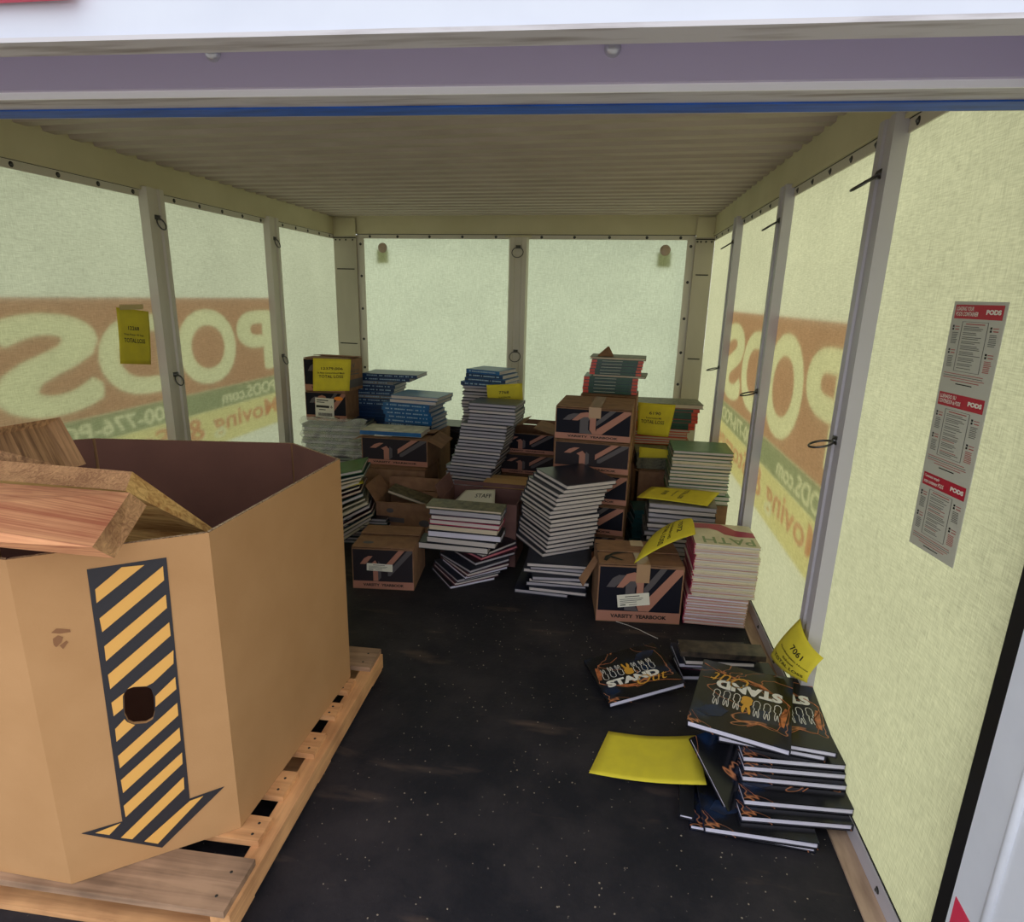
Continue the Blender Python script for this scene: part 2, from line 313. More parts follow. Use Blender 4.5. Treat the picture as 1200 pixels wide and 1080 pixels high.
# signs printed on the outside (seen mirrored from inside, through the panels)
NS = 1
def neg_sheet(rect, words, F, off=.0):
    """rectangle with letters cut out: words = [(text,u0,u1,v0,v1)] ; returns mesh datas (sheet, letters)"""
    cu = bpy.data.curves.new('neg', 'CURVE'); cu.dimensions = '2D'; cu.fill_mode = 'BOTH'
    def pol(pts):
        sp = cu.splines.new('POLY'); sp.points.add(len(pts) - 1)
        for q, p in zip(sp.points, pts): q.co = (p[0], p[1], 0, 1)
        sp.use_cyclic_u = True
    pol(rect)
    for (t, u0, u1, v0, v1) in words:
        c = bpy.data.curves.new('t', 'FONT'); c.body = t; c.size = 1; o = bpy.data.objects.new('t', c); COL.objects.link(o)
        dg = bpy.context.evaluated_depsgraph_get(); q = o.evaluated_get(dg).to_curve(dg)
        loops = []
        for sp in q.splines:
            pts = []
            if sp.type == 'BEZIER':
                bp_ = sp.bezier_points; n = len(bp_)
                for i in range(n):
                    a, b = bp_[i], bp_[(i + 1) % n]
                    for k in range(5):
                        s = k / 5; pts.append(((1 - s) ** 3) * a.co + 3 * s * (1 - s) ** 2 * a.handle_right + 3 * s * s * (1 - s) * b.handle_left + s ** 3 * b.co)
            else: pts = [Vector(p.co[:3]) for p in sp.points]
            loops.append(pts)
        x0 = min(p.x for l in loops for p in l); x1 = max(p.x for l in loops for p in l); y0 = min(p.y for l in loops for p in l); y1 = max(p.y for l in loops for p in l)
        for l in loops: 
            # thicken the stroke: push points along their outline normals
            l2 = []; n = len(l)
            for i in range(n):
                tt = (l[(i + 1) % n] - l[i - 1]); tt.normalize() if tt.length > 0 else None
                l2.append(l[i] + Vector((tt.y, -tt.x, 0)) * off * NS)
            pol([(u0 + (u1 - u0) * (p.x - x0) / (x1 - x0), v0 + (v1 - v0) * (p.y - y0) / (y1 - y0)) for p in l2])
        bpy.data.objects.remove(o)
    o = bpy.data.objects.new('n', cu); COL.objects.link(o)
    dg = bpy.context.evaluated_depsgraph_get(); me = bpy.data.meshes.new_from_object(o.evaluated_get(dg))
    bpy.data.objects.remove(o)
    for v in me.vertices: v.co = F(v.co.x, v.co.y)
    me.update(); return me
def sign(wall, X, outward, ystart, ydir):
    def F(u, v): return (X + outward * .010, ystart + ydir * u, v)
    root = wall
    MB().add([(X + outward * .013, ystart, .42), (X + outward * .013, ystart + ydir * 1.93, .42), (X + outward * .013, ystart + ydir * 1.93, 1.205), (X + outward * .013, ystart, 1.205)], [(0, 1, 2, 3)]).build('sign_backing', M_letter, root)
    red = neg_sheet([(0, .725), (1.93, .725), (1.93, 1.205), (0, 1.205)],
                    [('P', .05, .40, .79, 1.115), ('O', .47, .92, .775, 1.13), ('D', .99, 1.41, .79, 1.115), ('S', 1.46, 1.87, .775, 1.13)], F, .036)
    link('sign_sheet', red, M_red, root)
    grn = neg_sheet([(0, .615), (1.93, .615), (1.93, .722), (0, .722)], [('PODS.com', .06, .62, .632, .70), ('800-776-PODS', 1.02, 1.86, .632, .70)], F, .02)
    link('sign_sheet', grn, M_dark, root)
    cr = neg_sheet([(0, .42), (1.93, .42), (1.93, .612), (0, .612)], [('Moving', .04, .72, .455, .592), ('&', .80, .98, .475, .592), ('Storage', 1.06, 1.86, .455, .592)], F, .02)
    link('sign_sheet', cr, M_cream, root)
    m = MB(); 
    for t, u0, u1, v0, v1 in [('Moving', .04, .72, .455, .592), ('&', .80, .98, .475, .592), ('Storage', 1.06, 1.86, .455, .592)]:
        add_text(m, t, F, u0, u1, v0, v1, 0, .02)
    m.build('sign_lettering', M_redl, root)
sign(wl, XL, -1, 3.735, -1)
sign(wr, XR, 1, 1.735, 1)

# back wall
wb = structure(empty('wall_back'))
def BY(x, d=0): return YB + SK * x - d
def bwbox(m, x0, x1, d0, d1, z0, z1, mi=0):    # box standing d0..d1 in front of the back wall
    m.hexa([(x0, BY(x0, d1), z0), (x1, BY(x1, d1), z0), (x1, BY(x1, d0), z0), (x0, BY(x0, d0), z0)],
           [(x0, BY(x0, d1), z1), (x1, BY(x1, d1), z1), (x1, BY(x1, d0), z1), (x0, BY(x0, d0), z1)], mi); return m
for a, b in ((-1.86, -.66), (-.66, .50)):
    MB().add([(a, BY(a), .04), (b, BY(b), .04), (b, BY(b), 1.68), (a, BY(a), 1.68)], [(0, 1, 2, 3)]).build('panel', M_panel_b, wb)
bwbox(MB(), XL, XR, -.03, .012, 1.672, ZC + .02).build('beam', BEAM, wb)
bwbox(MB(), -1.905, .535, .001, .006, 1.640, 1.668).build('rail', ALU, wb)
bwbox(MB(), -1.905, .535, .0005, .009, 1.668, 1.6725).build('shadow_gap', GASK, wb)
bwbox(MB(), XL, XR, .001, .006, .24, .275).build('rail', GASK, wb)
bwbox(MB(), XL, XR, -.03, -.002, .0, .24).build('lower_panel', ALU, wb)
PIL = mat('pilaster_paint', RGB(186, 178, 160), .55, noise=((5, 5, 2), RGB(172, 164, 146), .35, .7))
for a, b, f0, f1 in ((-2.088, -1.905, -1.905, -1.85), (.535, .655, .485, .535)):
    p = bwbox(MB(), a, b, -.03, .03, 0, 1.665).build('pilaster', PIL, wb)
    bwbox(MB(), a, b, .03, .032, 1.655, 1.78).build('pilaster_cap', BEAM, wb)
    bwbox(MB(), a + .02, b - .02, .030, .033, 1.415, 1.422).build('shelf_slot', GASK, p)
    bwbox(MB(), a + .02, b - .02, .030, .033, .86, .867).build('shelf_slot', GASK, p)
    bwbox(MB(), a, b, .028, .034, 1.640, 1.646).build('shadow_gap', GASK, p)
    bwbox(MB(), f0, f1, .001, .008, .05, 1.64).build('flange', ALU, wb)
    xm = (f0 + f1) / 2
    screw_row(wb, [(xm, BY(xm, .008), z) for z in (1.60, 1.37, 1.13, .90, .68)], (0, -1, 0))
    screw_row(wb, [(a + (b - a) * t, BY(a + (b - a) * t, .03), 1.628) for t in (.1, .28, .55, .85)], (0, -1, 0), .005)
screw_row(wb, [(x, BY(x, .006), 1.654) for x in (-1.80, -1.58, -1.33, -1.08, -.83, -.50, -.27, -.03, .22, .44)], (0, -1, 0))
p = MB(); x0, x1 = -.735, -.590
prof = [(x0, .001), (x0 + .012, .034), (x0 + .045, .036), (x0 + .050, .030), (x1 - .050, .030), (x1 - .045, .036), (x1 - .012, .034), (x1, .001)]
n = len(prof); vs = [(x, BY(x, d), z) for z in (0, 1.655) for x, d in prof]
p.add(vs, [(i, i + 1, n + i + 1, n + i) for i in range(n - 1)] + [tuple(range(n, 2 * n))]); p = p.build('post', ALU, wb)
xm = (x0 + x1) / 2
for z in (1.585, .86): d_ring(p, (xm, BY(xm, .031), z), (0, -1, 0), .5, .040)
b = MB(); bwbox(b, x0 - .02, x1 + .02, .03, .042, 1.652, 1.664); b.build('post_bracket', BEAM, wb)
for x in (-1.705, .345):          # outside marker lamps showing through the sheet
    s_ = bwbox(MB(), x - .045, x + .045, -.016, -.010, 1.47, 1.565)
    s_.build('marker_backing', film('marker_shade%g' % x, (.55, .55, .42, 1)), wb)
    MB().dome((x + .002, BY(x, .001), 1.575), (0, -1, 0), .036, .008, 18).build('marker_lens', mat('lens', RGB(186, 164, 146), .3), wb)

# header and jambs round the opening
hd = structure(empty('trim_2'))
HS = .027
def hbox(y0, y1, z0, z1):
    m = MB(); x0, x1 = -3.2, 1.6
    return m.hexa([(x0, y0 + HS * x0, z0), (x1, y0 + HS * x1, z0), (x1, y1 + HS * x1, z0), (x0, y1 + HS * x0, z0)], [(x0, y0 + HS * x0, z1), (x1, y0 + HS * x1, z1), (x1, y1 + HS * x1, z1), (x0, y1 + HS * x0, z1)])
hbox(.682, .715, 1.503, 2.0).build('outer_beam', mat('outer_white_paint', RGB(206, 210, 222), .35, noise=((9, 9, 9), RGB(196, 200, 214), .4, .9)), hd)
hbox(.677, .7155, 1.4985, 1.503).build('lip', GREYLIP, hd)
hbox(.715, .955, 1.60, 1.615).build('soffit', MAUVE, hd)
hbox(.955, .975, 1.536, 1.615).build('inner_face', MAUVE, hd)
hbox(.9665, 1.072, 1.527, 1.536).build('underside', GREYLIP, hd)
hbox(.9635, .9665, 1.5262, 1.5385).build('bright_lip', mat('bright_white', RGB(253, 253, 255), .3), hd)
hbox(.715, 1.072, 1.615, 1.95).build('header_core', WHITE, hd)
hbox(1.018, 1.060, 1.5245, 1.5268).build('blue_tape', TAPEB, hd)
for px_, py_ in ((258, 69), (718, 58.5)):
    c = AT(px_, py_ - 1, 1, .955); b = MB(); b.dome((c.x, .955 + HS * c.x, c.z), (0, -1, -.3), .0115, .012, 12); b.build('bolt', mat('bolt_steel', RGB(190, 190, 196), .3, .6), hd, True)
m = MB(); xa_, xb_ = AT(-60, 2, 1, .66).x, AT(88, 2, 1, .66).x; zt_ = AT(40, 3, 1, .66).z
m.box(xa_, .650, zt_, xb_, .658, zt_ + .12); m.build('red_band', mat('red_vinyl', RGB(225, 60, 90), .4), hd)
jr = structure(empty('trim_3'))
MB().box(XR - .004, .945, 0, XR + .05, .985, 1.53).build('seal', BLACK, jr)
MB().box(XR - .008, .70, -.12, XR + .14, .945, 1.53).build('jamb', WHITE, jr)
m = MB(); m.tube([(XR - .008, .862, -.1), (XR - .008, .862, 1.52)], .008, 10); m.build('jamb_bead', WHITE, jr, True)
q = [PX(1120, 1050, XR - .009), PX(1136, 1080, XR - .009), PX(1112, 1082, XR - .009)]
MB().add([tuple(v) for v in q] + [(v.x + .001, v.y, v.z) for v in q], [(0, 1, 2), (3, 5, 4), (0, 3, 4, 1), (1, 4, 5, 2), (2, 5, 3, 0)]).build('red_sticker', mat('red_vinyl', RGB(190, 30, 50), .4), jr)
MB().box(XR - .016, .83, .66, XR - .008, .868, .745).build('latch_plate', GREYLIP, jr)
jl = structure(empty('trim_4')); MB().box(XL - .12, .86, -.12, XL, 1.14, 1.9).build('jamb', WHITE, jl)

# loading poster on the right wall
pt = [PX(1120, 353, XR - .003), PX(1184, 354, XR - .003), PX(1117, 666, XR - .003), PX(1066, 634, XR - .003)]
POS = empty('instruction_poster'); tag(POS, 'long white and red loading instruction poster stuck on the right wall', 'poster')
def FP(d):
    def F(u, v):
        a = pt[3].lerp(pt[2], u); b_ = pt[0].lerp(pt[1], u); q = a.lerp(b_, v); return (q.x - d, q.y, q.z)
    return F
PAPERG = mat('poster_paper', RGB(188, 188, 172), .6); PRED = mat('poster_red', RGB(178, 24, 50), .5); PINK = mat('poster_red_print', RGB(170, 90, 84), .6); PGR = mat('poster_grey_print', RGB(105, 104, 98), .6)
m = MB(); F0 = FP(.0); F1 = FP(.0012)
m.hexa([F0(0, 0), F0(1, 0), F0(1, 1), F0(0, 1)], [F1(0, 0), F1(1, 0), F1(1, 1), F1(0, 1)]); m.build('sheet', PAPERG, POS)
F2, F3 = FP(.0016), FP(.0020)
heads = [('LOADING YOUR', 'PODS CONTAINER'), ('LLENADO SU', 'CONTENEDOR de PODS'), ('Comment remplir', 'votre conteneur PODS')]
fine = MB()
for i in range(3):
    t = 1 - i / 3 - .012 - (.004 if i else 0); 
    rd = MB(); rd.poly([(.05, t - .052), (.95, t - .052), (.95, t), (.05, t)], F2); rd.build('header_band', PRED, POS)
    lt = MB(); add_text(lt, heads[i][0], F3, .08, .42, t - .022, t - .007, 0, .02, .15); add_text(lt, heads[i][1], F3, .08, .52, t - .042, t - .026, 0, .02, .15)
    add_text(lt, 'PODS', F3, .66, .92, t - .034, t - .016, 0, .06); lt.build('lettering', LABELW, POS)
    def strip(u0, u1, v, h, mi): fine.poly([(u0, v), (u1, v), (u1, v + h), (u0, v + h)], F2, mi)
    # framed list
    fa, fb, ft, fb2 = .24, .74, t - .062, t - .250
    for (a, b_, c_, d_) in ((fa, fb, ft - .0015, ft), (fa, fb, fb2, fb2 + .0015), (fa, fa + .012, fb2, ft), (fb - .012, fb, fb2, ft)): fine.poly([(a, c_), (b_, c_), (b_, d_), (a, d_)], F2, 0)
    strip(fa + .08, fb - .06, ft - .011, .004, 1)
    vv = ft - .020; rr = random.Random(i)
    while vv > fb2 + .008:
        for _ in range(rr.choice((1, 2, 2, 3))):
            if vv > fb2 + .006: strip(fa + .05, fb - .04 - rr.random() * .16, vv, .0026, 0 if rr.random() < .9 else 1); vv -= .0062
        vv -= .004
    for (a, b_, vt, cc) in ((.06, .20, t - .085, 0), (.06, .20, t - .175, 0), (.78, .93, t - .085, 0), (.78, .93, t - .180, 1)):
        strip(a, a + .035, vt, .008, 2); strip(a, a + .035, vt - .011, .008, 2); strip(a + .05, b_, vt + .002, .003, 1); strip(a + .06, b_, vt - .009, .004, 1)
        for k_ in range(7): strip(a + .01, b_ - rr.random() * .03, vt - .022 - k_ * .0065, .003, 1 if cc else 0)
    for k_ in range(3): strip(.06, .92 - rr.random() * .1, t - .262 - k_ * .008, .0026, 1 if k_ != 1 else 0)
    strip(.22, .78, t - .288, .003, 1); strip(.34, .66, t - .300, .004, 2)
stuff(fine.build('fine_print', [PGR, PINK, INK], POS))

# ================================================================== BOOKS
_BM = {}
def book_meshes(wd, dp, t, spine, cm, pm, sm=None, extra=''):
    """front edge centre bottom is the origin; spine side in 'L','R','F','B'"""
    key = (round(wd, 4), round(dp, 4), round(t, 4), spine, cm.name, pm.name, sm.name if sm else '')
    if key in _BM: return _BM[key]
    bt = min(.0026, t * .17); o = .004; hw = wd / 2
    c = MB(); p = MB()
    c.box(-hw, 0, 0, hw, dp, bt, 0); c.box(-hw, 0, t - bt, hw, dp, t, 0)
    x0, x1, y0, y1 = -hw + o, hw - o, o, dp - o; e = .0025
    if spine == 'L': x0 = -hw + e; c.box(-hw - .001, 0, bt * .5, x0, dp, t - bt * .5, 1)
    if spine == 'R': x1 = hw - e; c.box(x1, 0, bt * .5, hw + .001, dp, t - bt * .5, 1)
    if spine == 'F': y0 = e; c.box(-hw, -.001, bt * .7, hw, y0, t - bt * .7, 1); c.box(-hw, -.0002, 0, hw, .0005, t, 0)
    if spine == 'B': y1 = dp - e; c.box(-hw, y1, bt * .5, hw, dp + .001, t - bt * .5, 1)
    p.box(x0, y0, bt, x1, y1, t - bt, 0)
    mc = mesh(c.v, c.f, False, c.mi); mc.materials.append(cm); mc.materials.append(sm or cm)
    mp_ = mesh(p.v, p.f, False, p.mi); mp_.materials.append(pm)
    _BM[key] = (mc, mp_); return _BM[key]
def book(loc, rot, wd, dp, t, spine, cm, pm, label, group=None, sm=None, name='yearbook', top=None, lettering=None):
    r = empty(name, loc, rot if hasattr(rot, '__len__') else (0, 0, rot)); tag(r, label, 'book', group)
    mc, mp_ = book_meshes(wd, dp, t, spine, cm, pm, sm)
    link('cover', mc, None, r); link('page_block', mp_, None, r)
    if top: top(r, wd, dp, t)
    if lettering: link('spine_lettering', lettering, None, r)
    return r
def spine_text(wd, t, col, seed, a0=.08, a1=.93):
    rr = random.Random(seed); m = MB(); F = lambda u, v: (-wd / 2 + wd * u, -.0016, t * v)
    u = a0
    while u < a1 - .03:
        l = .012 + rr.random() * .03; m.poly([(u, .36), (u + l, .36), (u + l, .66), (u, .66)], F); u += l + (.008 if rr.random() < .8 else .04)
    me = mesh(m.v, m.f, False, m.mi); me.materials.append(col); return me
LETW = mat('spine_letter', RGB(150, 180, 205), .5); LETG = mat('spine_foil', RGB(176, 176, 160), .4)
def stack(desc, group, n, z0, z1, left, right, y, dp, rot=0.0, spine='B', covers=(C_NAVY,), pages=(PAGEG,), spines=None, jit=.004, rj=.02, first=0, total=None, dyn=0.0, tops=None, letter=None, shift=None, wvar=0.0):
    """left/right: x at the bottom and at the top (pairs). first: rank offset, so that ranks count from the top of the whole pile"""
    t = (z1 - z0) / n; rr = random.Random(hash(desc) % 1000 if False else sum(map(ord, desc)))
    out = []
    wd0 = right[0] - left[0]; wd1 = right[1] - left[1]; wd = (wd0 + wd1) / 2
    for i in range(n):
        f = i / max(1, n - 1); cx = (left[0] + right[0]) / 2 * (1 - f) + (left[1] + right[1]) / 2 * f
        yy = (y[0] * (1 - f) + y[1] * f) if hasattr(y, '__len__') else y
        rk = n - 1 - i + first; a = (rot[0] * (1 - f) + rot[1] * f) if hasattr(rot, '__len__') else rot
        cm = covers[i % len(covers)]; pm = pages[i % len(pages)]; sm = spines[i % len(spines)] if spines else None
        off = shift(i) if shift else 0
        lab = ('topmost book of the %s' % desc) if rk == 0 else ('%s book from the top of the %s' % (ORD[rk], desc))
        o = book((cx + rr.uniform(-jit, jit) + off, yy + rr.uniform(-jit, jit), z0 + t * i), a + rr.uniform(-rj, rj), wd, dp, t * .985, spine, cm, pm, lab, group, sm,
                 top=(tops.get(rk) if tops else None), lettering=(letter if letter else None))
        out.append(o)
    return out
def xw(px_, py_, y): return PY(px_, py_, y).x

# thin sheets of paper -------------------------------------------------------
def paper(label, c, lines=(), bulge=(0, 0, 0), fold=None, group='yellow total loss notes', nu=10, nv=10, m=YEL, name='paper_note', th=.0006, flip=False, cat='note'):
    """c = TL, TR, BR, BL in world space; lines (text,u0,u1,v0,v1), v measured upward"""
    c = [Vector(p) for p in c]; bl = Vector(bulge); org = sum(c, Vector()) / 4
    nr = (c[1] - c[0]).cross(c[3] - c[0]).normalized() * -1
    if flip: nr = -nr
    def Sf(u, v, d=0):
        a = c[3].lerp(c[2], u); b_ = c[0].lerp(c[1], u); q = a.lerp(b_, v)
        q = q + bl * (4 * u * (1 - u)) * .5 + bl * (4 * v * (1 - v)) * .5
        if fold: q = q + fold(u, v)
        return q + nr * d - org
    vs = []; fs = []
    for d in (0, -th):
        for j in range(nv + 1):
            for i in range(nu + 1): vs.append(Sf(i / nu, j / nv, d))
    k = (nu + 1) * (nv + 1)
    for j in range(nv):
        for i in range(nu):
            a = j * (nu + 1) + i; fs.append((a, a + 1, a + nu + 2, a + nu + 1)); fs.append((k + a, k + a + nu + 1, k + a + nu + 2, k + a + 1))
    bd = [i for i in range(nu + 1)] + [j * (nu + 1) + nu for j in range(1, nv + 1)] + [nv * (nu + 1) + i for i in range(nu - 1, -1, -1)] + [j * (nu + 1) for j in range(nv - 1, 0, -1)]
    for a, b_ in zip(bd, bd[1:] + bd[:1]): fs.append((b_, a, k + a, k + b_))
    r = link(name, mesh(vs, fs, True), m); r.location = org; tag(r, label, cat, group)
    if lines:
        mb_ = MB()
        for (t, u0, u1, v0, v1) in lines: add_text(mb_, t, lambda u, v: Sf(u, v, .0012), u0, u1, v0, v1, 0, .01)
        mb_.build('lettering', INK, r)
    return r

# ================================================================== CARTONS
def carton(label, x, y, z, wd, dp, h, rot=0.0, flaps=(), printed='navy', group=None, tape=True, inner=True, name='cardboard_box', frontlabel=None, skew=0, pv=(0.0, 0.0, .22, .18), side=None, lower=False, m=CARDBOX, oval=False, rx=0.0):
    """x,y,z = front-left-bottom corner ; flaps = [(side, angle deg, length)] angle 0 closed flat, 90 up, >90 folded out"""
    r = empty(name, (x, y, z), (rx, 0, rot)); tag(r, label, 'box', group); th = .004
    b = MB(); b.box(0, 0, 0, wd, th, h); b.box(0, dp - th, 0, wd, dp, h); b.box(0, th, 0, th, dp - th, h); b.box(wd - th, th, 0, wd, dp - th, h); b.box(th, th, 0, wd - th, dp - th, th, 0)
    b.build('body', [m], r)
    for fi, (sd_, ang, ln) in enumerate(flaps):
        a = math.radians(ang); fb = MB(); t2 = .003
        hz_ = h + (.0005 if sd_ in 'LR' else .004)
        if sd_ == 'F': M = Matrix.Translation((0, 0, hz_)) @ Matrix.Rotation(a, 4, 'X'); fb.box(.001, 0, 0, wd - .001, ln, t2, 0, M)
        if sd_ == 'B': M = Matrix.Translation((0, dp, hz_)) @ Matrix.Rotation(-a, 4, 'X'); fb.box(.001, -ln, 0, wd - .001, 0, t2, 0, M)
        if sd_ == 'L': M = Matrix.Translation((0, 0, hz_)) @ Matrix.Rotation(-a, 4, 'Y'); fb.box(0, .001, 0, ln, dp - .001, t2, 0, M)
        if sd_ == 'R': M = Matrix.Translation((wd, 0, hz_)) @ Matrix.Rotation(a, 4, 'Y'); fb.box(-ln, .001, 0, 0, dp - .001, t2, 0, M)
        f = fb.build('flap', m, r)
        if oval and fi == 0:
            ov = MB(); cc = [(.22 + .09 * math.cos(q), .35 + .10 * math.sin(q)) for q in [2 * math.pi * k / 16 for k in range(16)]]
            ov.poly(cc, lambda u, v: tuple(M @ Vector((wd * u, ln * v, t2 + .0006)))); ov.build('print', GREYP, f)
    F = lambda u, v: (wd * u, -.0008, h * v); F2_ = lambda u, v: (wd * u, -.0014, h * v); F3_ = lambda u, v: (wd * u, -.0020, h * v)
    if printed:
        base = NAVY if printed == 'navy' else BROWNP
        pm = MB(); pm.poly([(.015, .20), (.985, .20), (.985, .975), (.015, .975)], F, 0)
        # grey ribbons then salmon ribbons
        if not lower:
            pm.poly([(.10, .62), (.17, .78), (.24, .84), (.34, .84), (.27, .72), (.20, .62)], F2_, 1)
            pm.poly([(.50, .20), (.44, .34), (.44, .62), (.47, .70), (.40, .80), (.33, .66), (.33, .22)], F2_, 1)
            pm.poly([(.545, .46), (.68, .72), (.80, .975), (.72, .975), (.62, .78), (.545, .62)], F2_, 1)
            pm.poly([(.22, .62), (.30, .62), (.38, .74), (.44, .74), (.46, .66), (.46, .34), (.50, .21), (.57, .21), (.54, .34), (.54, .74), (.50, .86), (.42, .90), (.33, .86)], F3_, 2)
            pm.poly([(.55, .21), (.62, .21), (.985, .90), (.985, .975), (.90, .975), (.55, .36)], F3_, 2)
        else:
            pm.poly([(.13, .62), (.20, .76), (.27, .82), (.34, .82), (.27, .70), (.22, .62)], F3_, 2)
            pm.poly([(.34, .21), (.42, .21), (.42, .62), (.38, .72), (.30, .62), (.34, .56)], F3_, 2)
            pm.poly([(.42, .21), (.47, .3), (.47, .62), (.43, .70), (.42, .62)], F2_, 1)
            pm.poly([(.55, .44), (.86, .975), (.76, .975), (.55, .62)], F3_, 2)
            pm.poly([(.58, .34), (.62, .34), (.98, .93), (.98, .975), (.90, .975), (.58, .44)], F2_, 1)
        pm.poly([(.0, .015), (1, .015), (1, .20), (0, .20)], F, 2)
        pm.build('printed_face', [base, GREYP, SALMON], r)
        lt = MB(); add_text(lt, 'VARSITY  YEARBOOK', F2_, .17, .84, .075, .145, 0, .04); lt.build('lettering', INK, r)
    if tape:
        tp = MB(); tp.box(wd * .44, 0, h + .0085, wd * .60, dp, h + .0092); tp.box(wd * .44, -.0026, h * .72, wd * .60, -.0016, h + .0092); tp.build('tape', [mat('clear_tape', RGB(176, 142, 110), .2)], r)
    if side:
        sp = MB(); Fs = lambda u, v: (wd + .0008, dp * u, h * v); Fs2 = lambda u, v: (wd + .0014, dp * u, h * v)
        sp.poly([(0, .1), (1, .1), (1, .36), (0, .36)], Fs, 0); sp.poly([(.2, .52), (.8, .50), (.8, .53), (.2, .55)], Fs, 0)
        add_text(sp, 'VARSITY', Fs2, .2, .8, .58, .66, 0); add_text(sp, 'V', Fs2, .42, .58, .72, .86, 0); sp.build('side_print', GREYP, r)
    if frontlabel:
        (u0, v0, u1, v1, tilt, kind) = frontlabel
        cx, cy = (u0 + u1) / 2, (v0 + v1) / 2; ca, sa = math.cos(tilt), math.sin(tilt)
        def FL(dd):
            def G(u, v):
                a = (u0 + (u1 - u0) * u - cx) * wd; b_ = (v0 + (v1 - v0) * v - cy) * h
                return (cx * wd + a * ca - b_ * sa, -dd, cy * h + a * sa + b_ * ca)
            return G
        lb = MB(); G = FL(.003); lb.poly([(0, 0), (1, 0), (1, 1), (0, 1)], G, 0); lbo = lb.build('shipping_label', LABELW, r)
        tx = MB(); G2 = FL(.0036)
        for (a0, a1, b0, b1) in ((.25, .7, .78, .84), (.08, .8, .60, .64), (.08, .75, .46, .50), (.08, .6, .32, .36), (.08, .25, .12, .20), (.35, .6, .12, .16)) if kind == 'plain' else \
                ((.08, .7, .86, .91), (.08, .5, .76, .80), (.05, .75, .50, .62), (.2, .55, .38, .42)):
            tx.poly([(a0, b0), (a1, b0), (a1, b1), (a0, b1)], G2)
        if kind == 'bars':
            rr = random.Random(3); u = .16
            while u < .9: l = .008 + rr.random() * .02; tx.poly([(u, .08), (u + l, .08), (u + l, .24), (u, .24)], G2); u += l + .012
            add_text(tx, '6', G2, .82, .92, .5, .64)
        tx.build('label_print', INK, lbo)
    return r

# ================================================================== LARGE BIN, PALLET, PLANKS
TP = .080
pal = empty('wooden_pallet', (-.660, .835, 0), (0, 0, .03)); tag(pal, 'rough pine shipping pallet under the big cardboard bin', 'pallet')
for i, (a, b_) in enumerate([(0, .118), (.160, .225), (.285, .365), (.430, .510), (.580, .640), (.695, .760), (.825, .935)]):
    m = MB(); e = .018 + .006 * (i % 3); m.box(-1.17 + e, a, .064, -e * (.4 if i in (0, 6) else 1), b_, TP); 
    o = m.build('deck_board', W_PALG if i in (0, 6) else W_PAL, pal)
    nb = MB()
    for yy in (a + .25 * (b_ - a), a + .7 * (b_ - a)): nb.dome((-e - .022, yy, TP), (0, 0, 1), .0035, .001, 8)
    nb.build('nail', DKMET, o)
for x in (-.042, -.61, -1.17):
    m = MB(); m.box(x, .006, .014, x + .042, .930, .064); m.build('stringer', W_PALY, pal)
for (a, b_) in ((0, .10), (.42, .50), (.84, .93)):
    m = MB(); m.box(-1.165, a, 0, -.005, b_, .0135); m.build('bottom_board', W_PAL, pal)

ZT = .79; Z0 = TP + .001
OCT = [(-1.00, .835), (-.745, 1.020), (-.732, 1.600), (-.950, 1.745), (-1.560, 1.650), (-1.790, 1.480), (-1.795, 1.030), (-1.600, .835)]
gb = empty('cardboard_bin', (-1.25, 1.25, Z0)); tag(gb, 'big open octagonal cardboard bin with a striped arrow, on a pallet', 'box')
org = Vector((-1.25, 1.25, Z0)); cen = Vector((-1.28, 1.27))
def facef(i, d):
    a = Vector(OCT[i]); b_ = Vector(OCT[(i + 1) % 8]); e = (b_ - a).normalized(); nn = Vector((e.y, -e.x))
    if (a - cen).dot(nn) < 0: nn = -nn
    def F(s, z): q = a + e * s - nn * d; return (q.x - org.x, q.y - org.y, z - org.z)
    return F, (b_ - a).length, a, e, nn
for i in range(8):
    F, L_, a, e, nn = facef(i, 0); Fi = facef(i, .007)[0]
    m = MB(); outer = [(0, Z0), (L_, Z0), (L_, ZT), (0, ZT)]; inner = [(.006, Z0), (L_ - .006, Z0), (L_ - .006, ZT), (.006, ZT)]
    holes = []
    if i == 0:
        def gp(px_, py_):
            d = ray(px_, py_); t = ((a.x - CAM.x) * nn.x + (a.y - CAM.y) * nn.y) / (d.x * nn.x + d.y * nn.y); P_ = CAM + d * t
            return ((Vector((P_.x, P_.y)) - a).dot(e), P_.z)
        def gc(u, v): return gp(90 + u / 3, 640 + v / 3)
        hc = [(165, 520), (178, 500), (200, 494), (245, 492), (262, 500), (270, 525), (274, 580), (268, 606), (245, 620), (200, 624), (180, 615), (168, 590)]
        holes = [[gc(*h_) for h_ in hc]]
    def flat(F_, out):
        loops = [out] + holes; tri = tessellate_polygon([[Vector((p[0], p[1], 0)) for p in l] for l in loops]); al = [p for l in loops for p in l]
        m.add([F_(*p) for p in al], [tuple(t) for t in tri])
    flat(F, outer); flat(Fi, inner)
    for h_ in holes:
        n = len(h_); m.add([F(*p) for p in h_] + [Fi(*p) for p in h_], [(k, (k + 1) % n, n + (k + 1) % n, n + k) for k in range(n)])
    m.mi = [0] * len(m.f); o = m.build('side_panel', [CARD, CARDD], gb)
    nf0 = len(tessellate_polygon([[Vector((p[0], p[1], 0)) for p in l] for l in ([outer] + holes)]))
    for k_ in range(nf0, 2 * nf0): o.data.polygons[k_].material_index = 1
    m = MB(); m.add([F(0, ZT + .0005), F(L_, ZT + .0005), Fi(L_ - .006, ZT + .0005), Fi(.006, ZT + .0005)], [(0, 1, 2, 3)]); m.build('rim', CARDEDGE, gb)
F, L_, a, e, nn = facef(0, 0); Fa = facef(0, -.001)[0]; Fb = facef(0, -.0017)[0]
